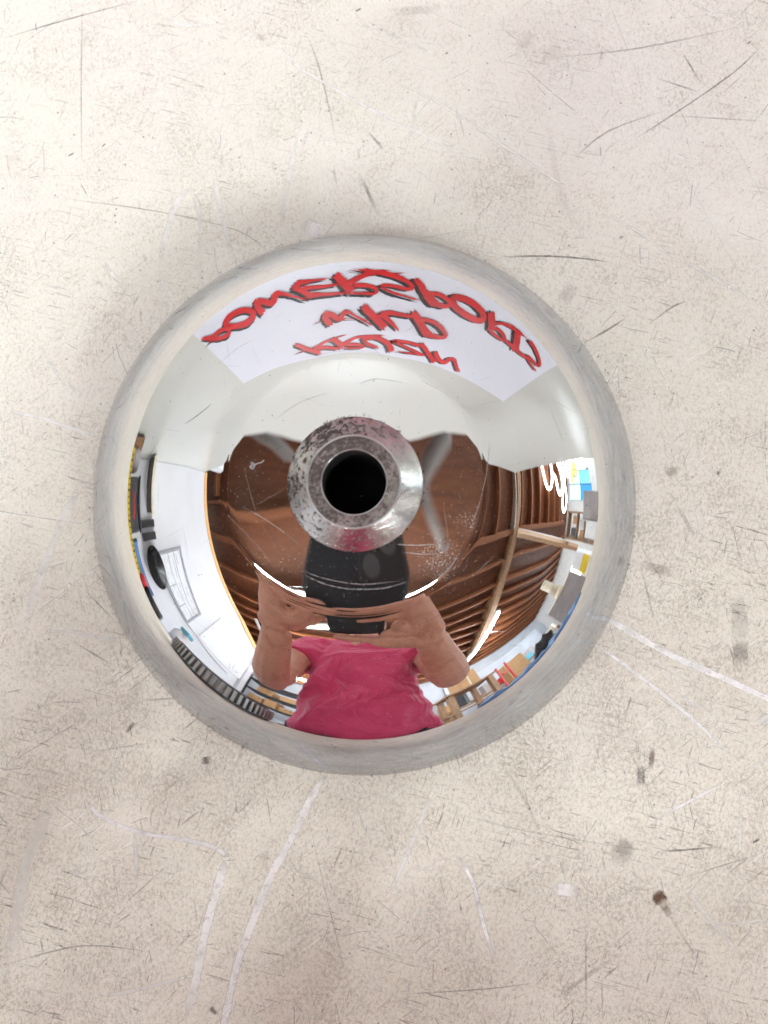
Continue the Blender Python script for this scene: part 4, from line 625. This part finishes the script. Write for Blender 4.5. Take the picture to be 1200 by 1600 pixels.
for k in range(18):
    x=.98+k*.187; w_=rk_.uniform(.06,.165); d_=rk_.uniform(.1,.3); h_=rk_.uniform(.06,.62)*(1 if k%3 else .5); cn,mk=cols[(k*5+k//4)%9]
    o=box('clutter_box',x,x+w_,-2.74-d_/2,-2.74+d_/2,.181,.18+h_,M[mk]); tag(o,f'{cn} box, {ordw[k]} from the left on the timber table along the back wall','box','boxes on the back table')
# ------------------------------------------------------------------ phone
def PL(u,v,w_): return CP+CR@Vector((u,v,w_))
ph=thing('smartphone','black smartphone held face up above the dome','phone',PL(-.025,-.067,.006))
PM=Matrix.Translation(CP)@CR.to_4x4()
def plink(name,bm,mat,sm=False,bev=0):
    bmesh.ops.transform(bm,matrix=PM,verts=bm.verts); return L_(fin(name,bm,mat,None,sm,bev),ph)
bm=bmesh.new(); addbox(bm,-.0625,.0125,-.152,.014,.0025,.0105); plink('phone_body',bm,M['glass'],False,.003)
bm=bmesh.new(); addbox(bm,-.022,.0105,-.021,.012,.0008,.0024); plink('camera_plate',bm,M['plastic'],False,.0006)
for(u,v) in((0,0),(-.013,-.013)):
    bm=bmesh.new(); addtube(bm,[(u,v,.0007),(u,v,.0003)],.0062,24); plink('lens_ring',bm,M['dsteel'])
# ------------------------------------------------------------------ person
pe=thing('person','person in a raspberry pink t-shirt holding a black phone over the dome','person',(-.01,-.52,-.9))
def remesh(o,vox,it=6,f=.5):
    m=o.modifiers.new('remesh','REMESH'); m.mode='VOXEL'; m.voxel_size=vox; m.use_smooth_shade=True
    s=o.modifiers.new('smooth','SMOOTH'); s.factor=f; s.iterations=it; return o
bm=bmesh.new()
def arm(sh_,el,wr,r):
    sh_,el,wr=map(Vector,(sh_,el,wr)); m1=sh_.lerp(el,.5); m2=el.lerp(wr,.35)
    capsule(bm,[sh_,m1,el.lerp(sh_,.1)],[r*1.08,r*1.0,r*.86]); capsule(bm,[el,m2,el.lerp(wr,.75),wr],[r*.84,r*.86,r*.66,r*.56])
def finger(pts,r): capsule(bm,[PL(*p) for p in pts],[r,r*.95,r*.86,r*.72][:len(pts)],10)
LW=PL(-.152,-.178,-.010); RW=PL(.092,-.192,-.014)
arm((-.200,-.515,.56),(-.222,-.405,.205),LW,.050); arm((.180,-.515,.56),(.190,-.375,.200),RW,.050)
# left hand
for i,(k,m_,t) in enumerate((((-.122,-.048),(-.090,-.034),(-.050,-.039)),((-.128,-.065),(-.094,-.052),(-.046,-.056)),((-.133,-.083),(-.100,-.071),(-.048,-.074)),((-.136,-.101),(-.108,-.090),(-.058,-.091)))):
    finger([(k[0],k[1],-.012),(m_[0],m_[1],-.013),((m_[0]+t[0])/2,(m_[1]+t[1])/2,-.012),(t[0],t[1],-.009)],(.0078,.0080,.0078,.0070)[i])
    capsule(bm,[LW,Vector(LW).lerp(PL(k[0],k[1],-.012),.55),PL(k[0],k[1],-.012)],[.017,.014,.0105])
capsule(bm,[PL(-.146,-.150,-.012),PL(-.134,-.105,-.013),PL(-.126,-.066,-.013)],[.024,.020,.013]); capsule(bm,[PL(-.150,-.150,-.010),PL(-.128,-.112,-.012)],[.026,.020])
capsule(bm,[PL(-.128,-.135,-.008),PL(-.104,-.122,-.008),PL(-.086,-.104,-.010)],[.018,.017,.013])
finger([(-.150,-.155,-.010),(-.115,-.150,-.002),(-.090,-.132,.004),(-.072,-.118,.008)],.0115)
# right hand
for i,(k,m_,t) in enumerate((((.030,-.058),(.004,-.047),(-.036,-.049)),((.042,-.076),(.008,-.064),(-.058,-.067)),((.052,-.095),(.014,-.084),(-.060,-.089)),((.060,-.113),(.026,-.106),(-.020,-.114)))):
    finger([(k[0],k[1],-.012),(m_[0],m_[1],-.012),((m_[0]+t[0])/2,(m_[1]+t[1])/2,-.011),(t[0],t[1],-.008)],(.0078,.0080,.0078,.0070)[i])
    capsule(bm,[RW,Vector(RW).lerp(PL(k[0],k[1],-.012),.55),PL(k[0],k[1],-.012)],[.018,.015,.0105])
capsule(bm,[PL(.082,-.165,-.014),PL(.062,-.125,-.015),PL(.044,-.085,-.014)],[.026,.022,.015]); capsule(bm,[PL(.082,-.165,-.014),PL(.055,-.140,-.014),PL(.030,-.128,-.012)],[.022,.018,.012])
capsule(bm,[PL(.080,-.178,-.016),PL(.045,-.172,-.013),PL(.020,-.165,-.011)],[.026,.017,.012])
capsule(bm,[PL(.062,-.150,-.013),PL(.036,-.147,-.012),PL(.016,-.145,-.011)],[.016,.013,.009])
finger([(.085,-.160,-.014),(.040,-.164,-.012),(.000,-.162,-.010),(-.048,-.155,-.008)],.0115)
capsule(bm,[PL(.060,-.175,-.013),PL(.030,-.176,-.012),PL(.005,-.172,-.010)],[.020,.015,.010])
# neck, head, upper chest
capsule(bm,[(-.012,-.525,.55),(-.012,-.52,.67),(-.012,-.51,.76),(-.012,-.50,.83)],[.10,.062,.056,.06])
bmesh.ops.create_uvsphere(bm,u_segments=28,v_segments=20,radius=1,matrix=Matrix.Translation((-.012,-.485,.87))@Matrix.Rotation(R(-28),4,'X')@Matrix.Diagonal((.074,.096,.118,1)))
HM=Matrix.Translation((-.012,-.485,.87))@Matrix.Rotation(R(-28),4,'X')
capsule(bm,[HM@Vector((0,.094,.012)),HM@Vector((0,.108,-.022)),HM@Vector((0,.100,-.034))],[.009,.013,.012],10)
capsule(bm,[HM@Vector((-.028,.070,-.085)),HM@Vector((0,.082,-.092)),HM@Vector((.028,.070,-.085))],[.024,.03,.024],10)
for s in(-1,1):
    capsule(bm,[HM@Vector((s*.076,-.004,.018)),HM@Vector((s*.080,-.010,-.03))],[.014,.010],10); capsule(bm,[HM@Vector((s*.014,.087,.030)),HM@Vector((s*.044,.078,.030))],[.008,.007],8)
bd=L_(remesh(fin('body',bm,M['skin'],None,True),.0026,4,.5),pe)
for s in(-1,1):
    bm=bmesh.new(); bmesh.ops.create_uvsphere(bm,u_segments=12,v_segments=8,radius=.010,matrix=Matrix.Translation(HM@Vector((s*.029,.083,.012)))); L_(fin('eye',bm,M['glass'],None,True),pe)
bm=bmesh.new(); capsule(bm,[HM@Vector((-.022,.100,-.060)),HM@Vector((0,.106,-.061)),HM@Vector((.022,.100,-.060))],[.005,.006,.005],8); L_(fin('lips',bm,M['pink'],None,True),pe)
bm=bmesh.new(); bmesh.ops.create_uvsphere(bm,u_segments=28,v_segments=20,radius=1,matrix=HM@Matrix.Diagonal((.078,.100,.123,1)))
bmesh.ops.bisect_plane(bm,geom=bm.verts[:]+bm.edges[:]+bm.faces[:],plane_co=HM@Vector((0,.045,.045)),plane_no=HM.to_3x3()@Vector((0,.8,-.6)),clear_outer=True)
L_(fin('hair',bm,M['hair'],None,True),pe)
bm=bmesh.new(); c_=PL(-.105,-.040,-.0125); dd=(PL(-.09,-.034,-.013)-PL(-.122,-.048,-.012)).normalized(); addtube(bm,[c_-dd*.002,c_+dd*.002],.0103,20); L_(fin('finger_ring',bm,M['gold'],None,True),pe)
# shirt
bm=bmesh.new()
sec=[(.00,.188,.112,-.520),(.035,.184,.114,-.518),(.10,.164,.116,-.518),(.25,.162,.114,-.52),(.40,.170,.112,-.522),(.52,.180,.105,-.525),(.61,.176,.085,-.525),(.675,.135,.070,-.525),(.715,.068,.058,-.522)]
addtube(bm,[(-.010,y,z) for z,a_,b_,y in sec],[(a_,b_) for z,a_,b_,y in sec],48)
for s,el in((-1,(-.222,-.405,.205)),(1,(.190,-.375,.200))):
    sh_=Vector((-.010+s*.172,-.525,.58)); e=Vector(el); addtube(bm,[sh_-Vector((s*.05,0,-.01)),sh_,sh_.lerp(e,.28),sh_.lerp(e,.50)],[.075,.078,.072,.070],24)
so=L_(remesh(fin('t_shirt',bm,M['shirt'],None,True),.006,8,.6),pe)
tx=bpy.data.textures.new('folds','CLOUDS'); tx.noise_scale=.16; tx.noise_depth=2
dm=so.modifiers.new('folds','DISPLACE'); dm.texture=tx; dm.strength=.045; dm.mid_level=.5; dm.texture_coords='LOCAL'
tx2=bpy.data.textures.new('creases','STUCCI'); tx2.noise_scale=.075; tx2.turbulence=8
d2=so.modifiers.new('creases','DISPLACE'); d2.texture=tx2; d2.strength=.020; d2.mid_level=.5; d2.texture_coords='LOCAL'
# jeans, shoes
bm=bmesh.new()
addtube(bm,[(-.010,-.52,.035),(-.010,-.52,-.04),(-.010,-.525,-.10)],[(.190,.100),(.186,.106),(.175,.106)],40)
for s in(-1,1): capsule(bm,[(-.010+s*.088,-.525,-.08),(-.010+s*.098,-.525,-.40),(-.010+s*.10,-.53,-.82)],[.092,.07,.052],20)
L_(remesh(fin('jeans',bm,M['denim'],None,True),.01,4),pe)
for s in(-1,1):
    bm=bmesh.new(); capsule(bm,[(-.010+s*.10,-.58,-.862),(-.010+s*.102,-.51,-.862),(-.010+s*.108,-.38,-.870)],[.037,.036,.030],14); L_(fin('shoe',bm,M['plastic'],None,True),pe)
